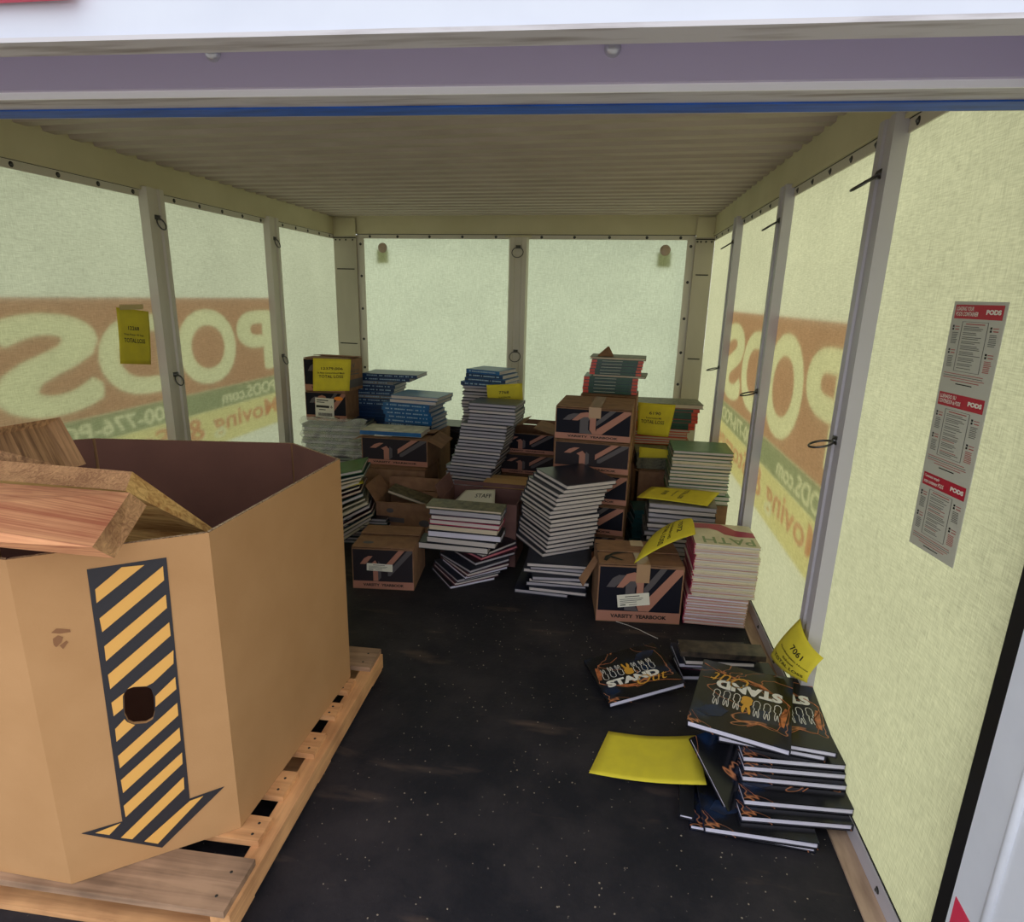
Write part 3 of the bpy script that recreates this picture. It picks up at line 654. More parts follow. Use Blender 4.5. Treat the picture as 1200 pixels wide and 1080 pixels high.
def minus_hole(poly, Fx, mb_, mi):
    # the arrow is printed round the hand hole: clip by leaving the hole open
    loops = [poly, [gc(*h_) for h_ in hc]]; tri = tessellate_polygon([[Vector((p[0], p[1], 0)) for p in l] for l in loops]); al = [p for l in loops for p in l]
    mb_.add([Fx(*p) for p in al], [tuple(t) for t in tri], mi)
ar = MB(); arrow = [gc(*q) for q in [(35, 80), (315, 38), (397, 885), (520, 842), (300, 1058), (15, 1008), (160, 965)]]
minus_hole(arrow, Fa, ar, 0)
GOLD = mat('arrow_gold', RGB(222, 166, 84), .7)
st = [[(65, 150), (70, 198), (238, 64), (158, 72)], [(80, 252), (90, 300), (307, 118), (303, 68)], [(97, 350), (103, 402), (317, 215), (313, 168)], [(110, 450), (118, 500), (330, 312), (325, 265)],
      [(145, 735), (152, 778), (357, 592), (353, 548)], [(155, 820), (163, 865), (365, 680), (361, 635)], [(165, 910), (172, 950), (372, 762), (370, 722)],
      [(155, 1022), (195, 1027), (378, 850), (376, 808)], [(237, 1035), (285, 1043), (445, 875), (398, 892)], [(65, 1005), (115, 1012), (155, 970)],
      [(122, 548), (130, 595), (163, 568), (162, 525), (168, 512)], [(178, 500), (340, 363), (340, 410), (268, 478), (245, 490), (200, 492)], [(135, 640), (140, 685), (205, 626), (178, 616), (168, 605)], [(276, 525), (346, 457), (350, 500), (277, 563)]]
for s_ in st: ar.poly([gc(*q) for q in s_], Fb, 1)
for k_, pts in enumerate([[(60, 741), (66, 736), (82, 737), (83, 740), (70, 742)], [(62, 748), (68, 744), (74, 746), (72, 752), (66, 758), (63, 755)], [(70, 756), (78, 750), (80, 752), (74, 760)]]):
    sm_ = MB(); sm_.poly([gp(*q) for q in pts], Fa); sm_.build('scuff', mat('brown_scuff', RGB(134, 92, 60), .9), gb)
ar.build('arrow_print', [mat('arrow_black', RGB(36, 34, 40), .6), GOLD], gb)
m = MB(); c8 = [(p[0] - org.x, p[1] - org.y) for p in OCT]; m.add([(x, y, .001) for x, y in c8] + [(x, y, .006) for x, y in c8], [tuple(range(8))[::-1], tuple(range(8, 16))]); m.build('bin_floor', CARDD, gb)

def plank(label, top, bot, m_side, m_end, endfaces, group=None, along=(0, 3)):
    org_ = sum((Vector(p) for p in top), Vector()) / 4; ax = (along if isinstance(along, Vector) else (Vector(top[along[0]]) - Vector(top[along[1]]))).normalized()
    nz = (Vector(top[1]) - Vector(top[0])).cross(Vector(top[3]) - Vector(top[0])).normalized(); ay = nz.cross(ax).normalized(); nz = ax.cross(ay)
    Q = Matrix((ax, ay, nz))               # world -> local
    m = MB(); m.hexa([Q @ (Vector(p) - org_) for p in bot], [Q @ (Vector(p) - org_) for p in top])
    m.mi = [1 if k in endfaces else 0 for k in range(6)]; o = m.build('wooden_plank', [m_side, m_end]); o.matrix_world = Matrix.Translation(org_) @ Q.transposed().to_4x4(); tag(o, label, 'plank', group); return o
# faces of hexa: 0 bottom 1 top 2 (0-1) 3 (1-2) 4 (2-3) 5 (3-0)
A_ = PZ(152, 577, .862); B_ = PZ(108, 641, .842); LF = PZ(-150, 600, .925); LB = PZ(-150, 555, .93)
A2 = PZ(172, 592, .832); B2 = PZ(134, 654, .802); d_ = Vector((.0, 0, -.036))
plank('reddish plank lying nearest across the corner of the cardboard bin', [LF, B_, A_, LB], [LF + d_, B2, A2, LB + d_], W_PINK, W_END, (3,), 'wood offcuts in the cardboard bin', (1, 0))
T_ = PZ(155, 552.5, .880); U_ = PZ(147, 575, .858); TL_ = PZ(-90, 532, .905); UL_ = PZ(-90, 555, .885)
V1 = PZ(248, 618, .735) - T_; V2 = PZ(226, 625, .715) - U_
plank('golden-edged wide plank leaning down into the bin with a split end', [T_ + V1 * 1.5, T_, TL_, TL_ + V1 * 1.5], [U_ + V2 * 1.5, U_, UL_, UL_ + V2 * 1.5], W_GOLD, W_END, (3,), 'wood offcuts in the cardboard bin')
a1 = PZ(54, 493, .93); a2 = PZ(84, 549, .85); a3 = PZ(-60, 560, .87); a4 = PZ(-60, 512, .95); dd = Vector((.01, .03, .004))
plank('brown weathered plank sticking up at the back of the cardboard bin', [a4 + dd, a1 + dd, a1, a4], [a3 + dd, a2 + dd, a2, a3], W_BROWN, W_BROWN, (), 'wood offcuts in the cardboard bin', a1 - a2)

# ================================================================== CARTONS AND BOOK STACKS
# --- torn carton front right
y0 = 2.249; c0 = Vector((.024, y0)); rot2 = math.atan2(.032, .328); HB = .243
c = carton('torn cardboard box holding a yellow note, beside the magenta-spined books', c0.x, c0.y, 0.001, .332, PZ(730, 634, HB).y - y0 - .02, HB, rot2,
       [('F', -1, .16), ('B', 2, .13), ('R', -2, .10)], frontlabel=(.24, .30, .62, .52, .14, 'plain'), group='cartons on the right side')
rp = MB(); F = lambda u, v: (u, v, HB + .009)
for pts in ([(.02, .03), (.06, .085), (.13, .12), (.20, .135), (.13, .138), (.07, .11), (.03, .07)], [(.03, .02), (.05, .06), (.09, .03), (.10, .035), (.055, .075), (.02, .03)], [(.10, .15), (.15, .16), (.19, .16), (.14, .168)], [(0, .10), (.03, .14), (.02, .19), (0, .2)]):
    rp.poly(pts, F)
rp.build('tear', GASK, c)
tf = MB(); tf.hexa([(-.075, .02, .17), (-.06, -.02, .155), (.0, .06, .225), (-.01, .10, .235)], [(-.075, .02, .173), (-.06, -.02, .158), (.0, .06, .229), (-.01, .10, .239)]); tf.build('torn_flap', CARDBOX, c)

# --- magenta stack by the wall
d1 = .235
t1 = lambda r, w_, d_, t: (lambda F: (
    MB().poly([(-.5, .98), (-.5, .72), (-.2, .74), (-.06, .66), (.02, .50), (.2, .42), (.5, .44), (.5, .66), (.22, .72), (.12, .88), (.02, .98)], F).build('cover_wave', C_MAG, r),
    (lambda mb_: (add_text(mb_, 'PATH', F, .44, -.36, .34, .06), mb_.build('cover_title', mat('pale_green_ink', RGB(140, 160, 120), .6), r)))(MB())))(lambda u, v: (w_ * u, d_ * v, t + .0006))
STK = 'books stacked in the container'
ROSE = cover('rose_cover', RGB(196, 140, 142), RGB(206, 176, 160))
W1 = mat('white_cover', RGB(226, 218, 196), .4, noise=((16, 16, 16), RGB(206, 200, 176), .4, .7))
stack('magenta-spined pile against the right wall', 'magenta-spined yearbooks', 11, .008, .134, (.372, .372), (.605, .612), 2.29, d1, .0, 'L', (ROSE,), (PAGE, PAGEW), (C_MAG,), .003, .02, first=19)
stack('magenta-spined pile against the right wall', 'magenta-spined yearbooks', 19, .134, .352, (.388, .384), (.628, .628), 2.285, d1, .0, 'L', (W1, ROSE, W1), (PAGE, PAGE, PAGEC), (C_MAG,), .004, .02, tops={0: t1})

# --- stack with note behind it
yS = 2.76
stack('noted grey pile behind the torn box', 'grey books behind the torn box', 15, .0, .340, (.235, .232), (.535, .540), yS, .23, -.03, 'B', (C_SLATE, C_BLACK, C_GRAY), (PAGEG, PAGE, PAGEG), None, .008, .04)
stack('dark green pile beside the box column', 'dark green books', 10, .0, .22, (.19, .18), (.30, .33), 3.02, .15, .1, 'F', (C_TEAL,), (PAGEG,), None, .008, .06)
# --- green books against the wall
stack('green pile against the right wall', 'green books', 2, .262, .31, (.40, .41), (.655, .65), 3.05, .24, -.02, 'B', (C_GREEN,), (PAGE,), (C_GREEN,), .003, .02, first=13)
stack('green pile against the right wall', 'green books', 13, .31, .532, (.352, .352), (.636, .648), 3.05, .24, -.02, 'B', (C_GREEN, C_PALE, C_GREEN, C_GRAY), (PAGE, PAGEC), (C_GREEN,), .005, .02)
carton('plain low carton under the green books by the right wall', .37, 3.06, 0.001, .28, .22, .258, 0, [('F', 0, .11), ('B', 0, .11)], None, 'cartons on the right side', False)
# --- tan books on a carton, under the second note
zt = .40
carton('opened carton under the mottled tan books behind the box column', .215, 3.30, 0.001, .24, .22, .345, 0.02, [('F', 0, .10), ('B', 0, .11), ('L', 160, .025)], None, 'cartons on the right side', False)
stack('mottled tan pile under the small yellow note', 'mottled tan books', 5, .356, .445, (.200, .200), (.385, .385), 3.32, .2, .02, 'F', (C_CAMO,), (PAGEC,), (C_CAMO,), .008, .04)
# --- orange-red and green books
carton('tall plain carton holding up the orange-red books', .16, 3.66, 0.001, .38, .26, .405, 0, [('F', 0, .12), ('B', 0, .12)], None, 'cartons on the right side', False)
zr = .420
stack('orange-red pile behind the yellow 6190 note', 'orange-red books', 6, zr, .515, (.19, .19), (.47, .52), 3.66, .23, .0, 'B', (C_RED,), (PAGEC, PAGE), (C_RED,), .008, .03, first=7)
GRS = spine_text(.36, .0215, C_RED, 5)
def redends(r, w_, d_, t):
    for s_ in (-1, 1):
        m = MB(); x0, x1 = sorted((s_ * w_ * .5 + s_ * .0015, s_ * w_ * .40)); m.box(x0, -.0022, .0012, x1, -.0009, t - .0022); m.build('red_spine_end', C_RED, r)
    m = MB(); m.poly([(-.3, .45), (.1, .45), (.1, .6), (-.3, .6)], lambda u, v: (w_ * u, -.0018, t * v)); m.build('spine_print', LETG, r)
ends = {k: redends for k in range(30)}
stack('orange-red pile behind the yellow 6190 note', 'orange-red books', 6, .515, .640, (.20, .20), (.53, .56), 3.66, .23, .0, 'F', (C_BLACK, C_NAVY, C_RED), (PAGEC,), (C_DGREEN,), .006, .03, first=1, tops=ends)
stack('orange-red pile behind the yellow 6190 note', 'orange-red books', 1, .640, .665, (.20, .20), (.58, .58), 3.66, .23, .03, 'B', (C_CAMO,), (PAGEC,), (C_RED,), .003, .03, tops=None)
# --- stack on top behind the box column
carton('upper of two plain cartons behind the tall printed column', -.125, 3.32, .402, .30, .25, .34, SK, [('F', 0, .12), ('B', 0, .12)], None, 'cartons on the right side', False)
carton('lower of two plain cartons behind the tall printed column', -.125, 3.32, .001, .30, .25, .39, SK, [('F', 0, .12), ('B', 0, .12)], None, 'cartons on the right side', False)
zz = .752
def xs2(p, y): return xw(p, 440, y)
stack('red-ended green pile on top of the box column', 'red-ended green books', 5, zz, .842, (xs2(684, 3.34), xs2(684, 3.34)), (xs2(748, 3.34), xs2(748, 3.34)), 3.36, .2, -.06, 'F', (C_TEAL, C_NAVY), (PAGEC,), (C_DGREEN,), .003, .02, first=7, tops=ends)
stack('red-ended green pile on top of the box column', 'red-ended green books', 1, .842, .853, (xs2(694, 3.34), xs2(694, 3.34)), (xs2(757, 3.34), xs2(757, 3.34)), 3.36, .2, -.1, 'B', (C_CAMO,), (PAGEC,), (C_GREEN,), .003, .02, first=6)
stack('red-ended green pile on top of the box column', 'red-ended green books', 5, .853, .935, (xs2(691, 3.34), xs2(692, 3.34)), (xs2(751, 3.34), xs2(753, 3.34)), 3.36, .2, -.04, 'F', (C_NAVY, C_TEAL, C_NAVY), (PAGEC,), (C_DGREEN,), .003, .02, first=1, tops=ends)
stack('red-ended green pile on top of the box column', 'red-ended green books', 1, .935, .948, (xs2(690, 3.34), xs2(690, 3.34)), (xs2(756, 3.34), xs2(756, 3.34)), 3.36, .2, -.05, 'B', (C_CAMO,), (PAGEC,), (C_GREEN,), .003, .02)
q = [PY(700, 424, 3.36), PY(720, 423, 3.38), PY(714, 415, 3.40), PY(712.5, 413.5, 3.40)]
m = MB(); o_ = Vector((q[0].x, 3.38, .950)); m.hexa([(0, 0, 0), (.085, 0, 0), (.085, .08, .0), (0, .08, .0)], [(.0, .0, .002), (.085, .0, .002), (.060, .08, .045), (.052, .07, .05)])
s_ = m.build('cardboard_scrap', [CARDBOX]); s_.location = o_; tag(s_, 'folded cardboard scrap on the red-ended green books', 'cardboard scrap')

# --- printed box column
yC = 2.82; hC = .1525; xl = xw(652, 475, yC); xr_ = xw(742, 476, yC); dC = min(PZ(700, 462, 5 * hC).y - yC, .34)
names = ['bottom', 'second from the bottom', 'middle', 'fourth from the bottom', 'top']
for k in range(5):
    z_ = .0015 + k * hC
    carton('dark printed box, %s of the tall column of five' % names[k], xl + (.004, -.003, .002, 0, -.002)[k], yC + (.0, .006, .003, 0, .004)[k], z_, xr_ - xl, dC, hC - .0115 if k < 4 else hC - .006, SK + (.02, -.015, .01, .0, .01)[k],
           [('F', 0, dC / 2 - .001), ('B', 0, dC / 2 - .001)], 'navy' if k != 3 else 'faded', 'printed boxes in the tall column', k == 4, lower=(k == 3))

# --- dark covered pile
def darkstack():
    desc = 'dark pile turned corner-on beside the torn box'
    ZZ = .50; A = PZ(623, 549, ZZ); Bc = PZ(665, 569, ZZ); Cc = PZ(723, 562, ZZ)
    ang = math.atan2(Cc.y - Bc.y, Cc.x - Bc.x); wd = (Cc - Bc).length; dp = min(.30, (A - Bc).length)
    t = .0202; n_up = 17
    for i in range(n_up):
        rk = i; z = ZZ - t * (i + 1); f = i / 16
        px_ = [665, 661, 655, 652, 652, 649, 645, 644, 646, 645, 644, 645, 643, 642, 641, 640, 636][i]; 
        q = PZ(px_, 569 + i * 4.5, z + t)
        q.y = Bc.y + (q.y - Bc.y) * .3; q = PY(px_, 569 + i * 4.5, q.y)
        a = ang + random.uniform(-.015, .015) + (0 if i < 9 else .0)
        c_ = Vector((q.x, q.y, z)) + Vector((math.cos(a), math.sin(a), 0)) * wd / 2
        book(c_, (0, 0, a), wd, dp, t * .98, 'B', C_NAVY, PAGE, ('topmost book of the %s' if rk == 0 else ORD[rk] + ' book from the top of the %s') % desc, 'dark navy books turned corner-on')
    xs = [(617, 694), (621, 696), (613, 693), (624, 690), (620, 694), (617, 699), (620, 690), (603, 668)]
    zb = ZZ - t * n_up; tt = zb / 8
    for i, (a, b_) in enumerate(xs):
        y = 2.40 + .01 * (i % 3); z = zb - tt * (i + 1); xa = xw(a, 650, y); xb = xw(b_, 650, y); xb = min(xb, xa + .262)
        book(Vector(((xa + xb) / 2, y + .01, z)), (0, 0, (.06, .02, -.02, .10, .0, .05, -.05, -.04)[i]), max(.2, xb - xa), .22, tt * .97, 'B', C_NAVY, (PAGE, PAGEG)[i % 2],
             '%s book from the top of the %s' % (ORD[17 + i], desc), 'dark navy books turned corner-on')
darkstack()

# --- mixed pile, centre left
desc = 'mixed pile right of the labelled box'
zD = .355; up = [(498, 588), (502, 588), (504, 587), (502, 586), (501, 584), (500, 588), (498, 582), (487, 573)]
th = [.012, .026, .023, .023, .028, .031, .029, .031]; z = zD; yD = 2.46
pgs = [PAGEC, PAGEG, PAGE, PAGE, PAGEC, PAGEW, PAGE, PAGE]; cvs = [C_CAMO, C_SLATE, C_PLUM, C_MAG, C_NAVY, C_BLACK, C_NAVY, C_BLACK]
for i, ((a, b_), t) in enumerate(zip(up, th)):
    z -= t; xa, xb = xw(a, 600, yD), xw(b_, 600, yD)
    book(Vector(((xa + xb) / 2, yD, z)), (0, 0, (-.03, -.04, -.02, -.05, -.04, -.02, -.06, -.03)[i]), xb - xa, .11, t * .97, 'B', cvs[i], pgs[i], ('topmost book of the %s' if i == 0 else ORD[i] + ' book from the top of the %s') % desc, 'mixed books in the centre left pile')
lo = [(566, 652, .98), (564, 656, .90), (557, 662, .80), (551, 671, .84), (548, 675, .76), (545, 678, .72), (536, 682, .70), (533, 685.5, .68), (527.5, 689.5, .64)]
t = z / 9; pg2 = [PAGE, mat('pink_pages', RGB(200, 120, 130), .7), PAGEG, PAGEG, PAGE, PAGEW, PAGEG, PAGE, PAGEW]
for i, (px_, py_, a) in enumerate(lo):
    z -= t; q = PZ(px_, py_, z + t * .3); wd = .222
    c_ = Vector((q.x, q.y, z)) + Vector((math.cos(a), math.sin(a), 0)) * wd / 2
    book(c_, (0, 0, a), wd, .24 - .006 * (i % 3), t * .97, 'B', (C_NAVY, C_PLUM, C_BLACK)[i % 3], pg2[i], ORD[8 + i] + ' book from the top of the %s' % desc, 'mixed books in the centre left pile')

# --- open carton behind it with a sheet inside
yO = 2.69; zO = PY(560, 588, yO).z
cO = carton('open carton with a white sheet inside behind the mixed pile', xw(516, 588, yO), yO, .001, xw(606, 588, yO) - xw(516, 588, yO), .24, zO, -.03, [('L', 110, .07), ('B', 88, .02)], None, 'cartons in the centre', False, m=mat('plum_carton', RGB(122, 86, 80), .85, noise=((9, 9, 9), RGB(100, 68, 66), .3, .7)))
Lx = xw(545, 588, yO + .1); r = paper('white printed sheet lying inside the open carton', [(Lx - .02, yO + .20, zO - .01), (Lx + .13, yO + .21, zO + .0), (Lx + .16, yO + .02, zO - .035), (Lx - .06, yO + .03, zO - .04)], [('STAFF', .45, .9, .5, .72)], (0, 0, .003), None, None, m=LABELW, name='paper_sheet', cat='paper')
# --- closed tan carton
yT = 3.12; zT = PY(600, 567, yT).z
carton('closed tan carton behind the dark pile, below the printed boxes', xw(566, 567, yT), yT, .001, .33, .16, zT - .008, -.05, [('F', 0, .079), ('B', 0, .079)], None, 'cartons in the centre', False, m=mat('tan_carton', RGB(208, 168, 118), .85))
# --- two visible printed boxes of a column of four
yM = 3.42; xa, xb = xw(586, 503, yM), xw(651, 503, yM); hM = PY(600, 505, yM).z / 4
for k in range(4):
    carton('dark printed box, %s of the shorter column by the back wall' % ('bottom', 'second from the bottom', 'third from the bottom', 'flaps open, top')[k], xa + (0, .004, .002, 0)[k], yM + .003 * k, .001 + k * hM, xb - xa, .26, hM - .0105, SK,
           [('F', 0, .129), ('B', 0, .129)] if k < 3 else [('L', 22, .14), ('R', 14, .13), ('B', 100, .03)], 'navy' if k % 2 else 'faded', 'printed boxes in the shorter column', False, lower=(k % 2 == 0 or k == 3))

# --- tall slate pile, blue-topped pile behind
yA = 3.22
carton('plain carton under the tall slate pile', xw(528, 560, yA), yA + .02, .001, .24, .2, .185, 0, [('F', 0, .1), ('B', 0, .1)], None, 'cartons in the centre', False)
LX = [521.5, 521, 522, 521, 526, 527, 528, 531, 531, 532, 534, 535, 536, 537, 537, 538, 538, 546, 547, 548, 548, 547, 548]
n = 26; z0, z1 = .196, PY(570, 473, yA).z; t = (z1 - z0) / n
for i in range(n):
    j = max(0, min(22, i - 3)); px_ = LX[j]; z = z0 + i * t; x_ = xw(px_, 560 - (i - 3) * 4.1, yA); rk = n - 1 - i
    book(Vector((x_ + .135, yA + random.uniform(-.004, .004), z)), (0, 0, -.11 + random.uniform(-.015, .015)), .268, .2, t * .98, 'B', (C_SLATE, C_NAVY)[i % 2], (PAGEG, PAGEG, PAGEG, PAGE)[i % 4],
         ('topmost book of the %s' if rk == 0 else ORD[rk] + ' book from the top of the %s') % 'tall leaning slate pile', 'slate books in the tall leaning pile')
yB2 = 3.62; zt2 = PY(560, 433, yB2).z
zb2 = .40
carton('plain carton under the blue-topped pile', xw(548, 520, yB2), yB2 + .02, .001, .24, .2, .388, 0, [('F', 0, .1), ('B', 0, .1)], None, 'cartons in the centre', False)
zc2 = PY(560, 452, yB2).z
stack('blue-topped pile behind the slate pile', 'books in the blue-topped pile', 17, zb2, zc2, (xw(540, 480, yB2), xw(541, 480, yB2)), (xw(592, 480, yB2), xw(594, 480, yB2)), yB2, .2, -.05, 'B', (C_BLACK, C_NAVY), (PAGEG, PAGE), None, .008, .08, first=4)
BL = spine_text(.30, .0215, LETW, 11)
for k, (pa, aa, pg) in enumerate([(539, -.20, 'F'), (541, -.26, 'F'), (540, -.30, 'F'), (538, -.34, 'F')]):
    tt = (zt2 - zc2) / 4; x_ = xw(pa, 445, yB2)
    book(Vector((x_ + .145, yB2 - .02 + .005 * k, zc2 + tt * k)), (0, 0, aa), .29 - .02 * k, .21, tt * .98, 'F', C_BLUE, PAGE, ('topmost book of the %s' if k == 3 else ORD[3 - k] + ' book from the top of the %s') % 'blue-topped pile behind the slate pile',
         'books in the blue-topped pile', C_DBLUE if k < 3 else C_BLUE, lettering=spine_text(.28 - .02 * k, tt, LETW, 20 + k))
# --- black pile at the back
yK = 3.95; zk = PY(520, 499, yK).z
stack('black pile below the back wall', 'black books by the back wall', 20, .0, zk, (xw(505, 520, yK), xw(503, 520, yK)), (xw(550, 520, yK), xw(548, 520, yK)), yK, .22, -.04, 'F', (C_BLACK,), (mat('dark_pages', RGB(60, 62, 70), .8),), (C_BLACK,), .012, .09)

# --- blue piles on the left
yL = 3.66; zL0 = PY(480, 505, yL).z; zL1 = PY(480, 464, yL).z
carton('carton with a bare side under the right-hand blue pile', xw(446, 505, yL), yL + .01, .001, xw(515, 505, yL) - xw(446, 505, yL), .24, zL0 - .009, -.03, [('F', 0, .12), ('B', 0, .12)], None, 'cartons on the left side', False)
n = 9; tt = (zL1 - zL0) / n; wL = (xw(508, 480, yL) - xw(450, 480, yL))
for i in range(n):
    rk = n - 1 - i
    xo = xw((450, 449, 449, 450, 448, 446, 447, 449, 451)[i], 480, yL)
    sp_ = 'F' if i < 7 else 'B'
    book(Vector((xo + wL / 2 + (0 if i < 7 else .03), yL, zL0 + tt * i)), (0, 0, -.14 + random.uniform(-.03, .03)), wL, .25, tt * .98, sp_, C_BLUE, PAGEG if i < 7 else PAGE,
         ('topmost book of the %s' if rk == 0 else ORD[rk] + ' book from the top of the %s') % 'wide blue pile left of the slate pile', 'blue books in the wide pile', C_DBLUE if i < 2 else C_BLUE, lettering=spine_text(wL, tt, LETW, i) if i < 7 else None)
yL2 = 3.98; zq0 = PY(450, 500, yL2).z; zq1 = PY(450, 438, yL2).z
carton('plain carton under the narrow blue pile', xw(424, 505, yL2), yL2 + .01, .001, .27, .22, zq0 - .009, -.03, [('F', 0, .11), ('B', 0, .11)], None, 'cartons on the left side', False)
n = 15; tt = (zq1 - zq0) / n
for i in range(n):
    rk = n - 1 - i; pr_ = {14: 489, 13: 480}.get(i, 461 + (i % 3)); pl_ = {14: 425, 13: 424}.get(i, 410)
    xa, xb = xw(pl_, 450, yL2), xw(pr_, 450, yL2)
    book(Vector(((xa + xb) / 2, yL2, zq0 + tt * i)), (0, 0, -.02 + random.uniform(-.02, .02)), xb - xa, .24, tt * .98, 'F', C_DBLUE if i % 3 else C_BLUE, PAGEG,
         ('topmost book of the %s' if rk == 0 else ORD[rk] + ' book from the top of the %s') % 'narrow blue pile beside the 12379 boxes', 'blue books in the narrow pile', C_DBLUE if i % 4 else C_GRAY if i in (8, 12) else C_DBLUE, lettering=spine_text(xb - xa, tt, LETW, 40 + i) if i > 5 else None)

# --- 12379 boxes with wrapped books below
yN = 3.75
zn0 = PY(380, 493, yN).z; zn1 = PY(380, 458, yN).z; zn2 = PY(380, 419, yN).z; xa = xw(358, 470, yN); xb = xw(405, 470, yN)
carton('printed box with white shipping label and orange sticker', xa, yN, zn0, xb - xa, .26, zn1 - zn0 - .009, .03, [('F', 0, .13), ('B', 0, .13)], 'navy', 'cartons on the left side', False, frontlabel=(.24, .12, .70, .80, -.03, 'bars'))
o = bpy.data.objects[-1] if False else None
oc = MB(); oc.poly([(.82 + .11 * math.cos(q_), .80 + .07 * math.sin(q_)) for q_ in [2 * math.pi * k / 14 for k in range(14)]], lambda u, v: (u * (xb - xa), -.003, v * (zn1 - zn0 - .009)))
crt = [x for x in bpy.data.objects if x.get('label') == 'printed box with white shipping label and orange sticker'][0]
oc.build('orange_sticker', ORANGE, crt)
tb = carton('printed box behind the yellow 12379 note, topmost by the left wall', xa + .005, yN - .005, zn1, xb - xa + .01, .24, zn2 - zn1 - .009, -.10, [('F', 0, .12), ('B', 3, .12)], 'navy', 'cartons on the left side', False, side=True)
stack('plastic-wrapped pile by the left wall', 'plastic-wrapped grey books', 20, .0, zn0 - .004, (xw(362, 520, 3.66), xw(352, 500, 3.66)), (xw(425, 520, 3.66), xw(424, 500, 3.66)), 3.66, .28, .04, 'B', (C_GRAY, C_SLATE), (PAGEG, mat('green_grey_pages', RGB(140, 146, 132), .8)), None, .012, .06)
# crumpled clear film over it
pm = bpy.data.materials.new('clear_film'); pm.use_nodes = True; nt = pm.node_tree; bs = nt.nodes['Principled BSDF']; bs.inputs['Base Color'].default_value = (.75, .78, .70, 1); bs.inputs['Roughness'].default_value = .12; bs.inputs['Alpha'].default_value = .28
def film_wrap(label, x0, x1, z0_, z1_, y, amp, seed, nx=34, nz=22):
    rr = random.Random(seed); vs = []; fs = []; from mathutils import noise
    for th_ in (0, 1):
        for j in range(nz + 1):
            for i in range(nx + 1):
                u, v = i / nx, j / nz; p_ = Vector((u * 7, v * 5, seed)); nn_ = noise.noise(p_) + .6 * noise.noise(p_ * 2.3) + .35 * abs(noise.noise(p_ * 5))
                edge = min(u, 1 - u, v, 1 - v)
                vs.append(((x1 - x0) * (u - .5) + .02 * noise.noise(p_ * 1.7 + Vector((9, 0, 0))), -amp * (.35 + nn_) - .012 * (1 - 4 * (u - .5) ** 2) + th_ * .0004, (z1_ - z0_) * (v - .5) + .02 * noise.noise(p_ * 1.5 + Vector((0, 9, 0)))))
    for th_ in (0, 1):
        k = th_ * (nx + 1) * (nz + 1)
        for j in range(nz):
            for i in range(nx): a = k + j * (nx + 1) + i; fs.append((a, a + 1, a + nx + 2, a + nx + 1))
    o = link('plastic_wrap', mesh(vs, fs, True), pm); o.location = ((x0 + x1) / 2, y, (z0_ + z1_) / 2); tag(o, label, 'plastic wrap'); return o
film_wrap('crumpled clear plastic wrap round the grey books by the left wall', xw(350, 510, 3.6), xw(428, 510, 3.6), PY(380, 534, 3.6).z, PY(380, 490, 3.6).z, 3.638, .026, 3)

# --- left carton group
yE = 3.22; ze0 = PY(460, 545, yE).z; ze1 = PY(460, 513, yE).z; xa, xb = xw(424, 530, yE), xw(501, 530, yE)
carton('crushed printed box with a lone blue book on its lid', xa, yE, ze0, xb - xa, .26, ze1 - ze0 - .004, .0, [('F', -4, .14), ('B', 4, .125), ('R', 205, .09), ('L', 200, .05)], 'faded', 'cartons on the left side', False, lower=True)
x_ = xw(419, 507, yE - .03)
book(Vector(((x_ + xw(492, 507, yE - .03)) / 2, yE + .0, ze1 + .010)), (-.02, 0, .02), xw(490, 507, yE) - xw(419, 507, yE), .20, .026, 'F', C_PALE, PAGE, 'lone pale-covered book with a blue spine on the crushed box', None, C_BLUE)
m = MB(); m.box(0, 0, 0, .10, .06, .0012); s_ = m.build('torn_label', LABELW); s_.location = (x_ + .09, yE - .012, ze1 + .0085); s_.rotation_euler = (.5, 0, .1); tag(s_, 'torn white label strip on the front edge of the crushed box', 'label')
ya = yE - .05; za = PY(460, 562, ya).z
carton('salmon carton squashed under the crushed printed box', xw(424, 555, ya), ya, .001, xw(498, 555, ya) - xw(424, 555, ya), .26, ze0 - .011, .0, [('F', 0, .13), ('B', 0, .13), ('L', 215, .07)], None, 'cartons on the left side', False)
# open carton with flaps in front
yG = 2.86; zg = PY(470, 590, yG).z; xa, xb = xw(441, 600, yG), xw(506, 600, yG)
cg = carton('open carton with splayed flaps above the labelled box', xa, yG, .001, xb - xa, .22, zg, .02, [('F', 175, .02), ('L', 122, .10), ('R', 118, .12), ('B', 92, .07)], None, 'cartons on the left side', False)
G = lambda u, v: ((xb - xa) * u, -.001, zg * v)
for cx_, cy_, rr_ in ((.25, .80, .065), (.86, .52, .10)):
    pr_ = MB(); pr_.poly([(cx_ + rr_ * math.cos(q_), cy_ + rr_ * .9 * math.sin(q_)) for q_ in [2 * math.pi * k / 14 for k in range(14)]], G); pr_.build('print', GREYP, cg)
pr_ = MB(); pr_.poly([(.12, .52), (.5, .50), (.5, .62), (.12, .64)], G); pr_.build('print', GREYP, cg)
q = [PY(452, 563, yG + .10), PY(500, 577, yG + .10)]
r = book(Vector(((q[0].x + q[1].x) / 2, yG + .10, zg - .012)), (.0, .28, .0), .22, .12, .018, 'B', C_CAMO, PAGEC, 'speckled book leaning inside the open splayed carton')
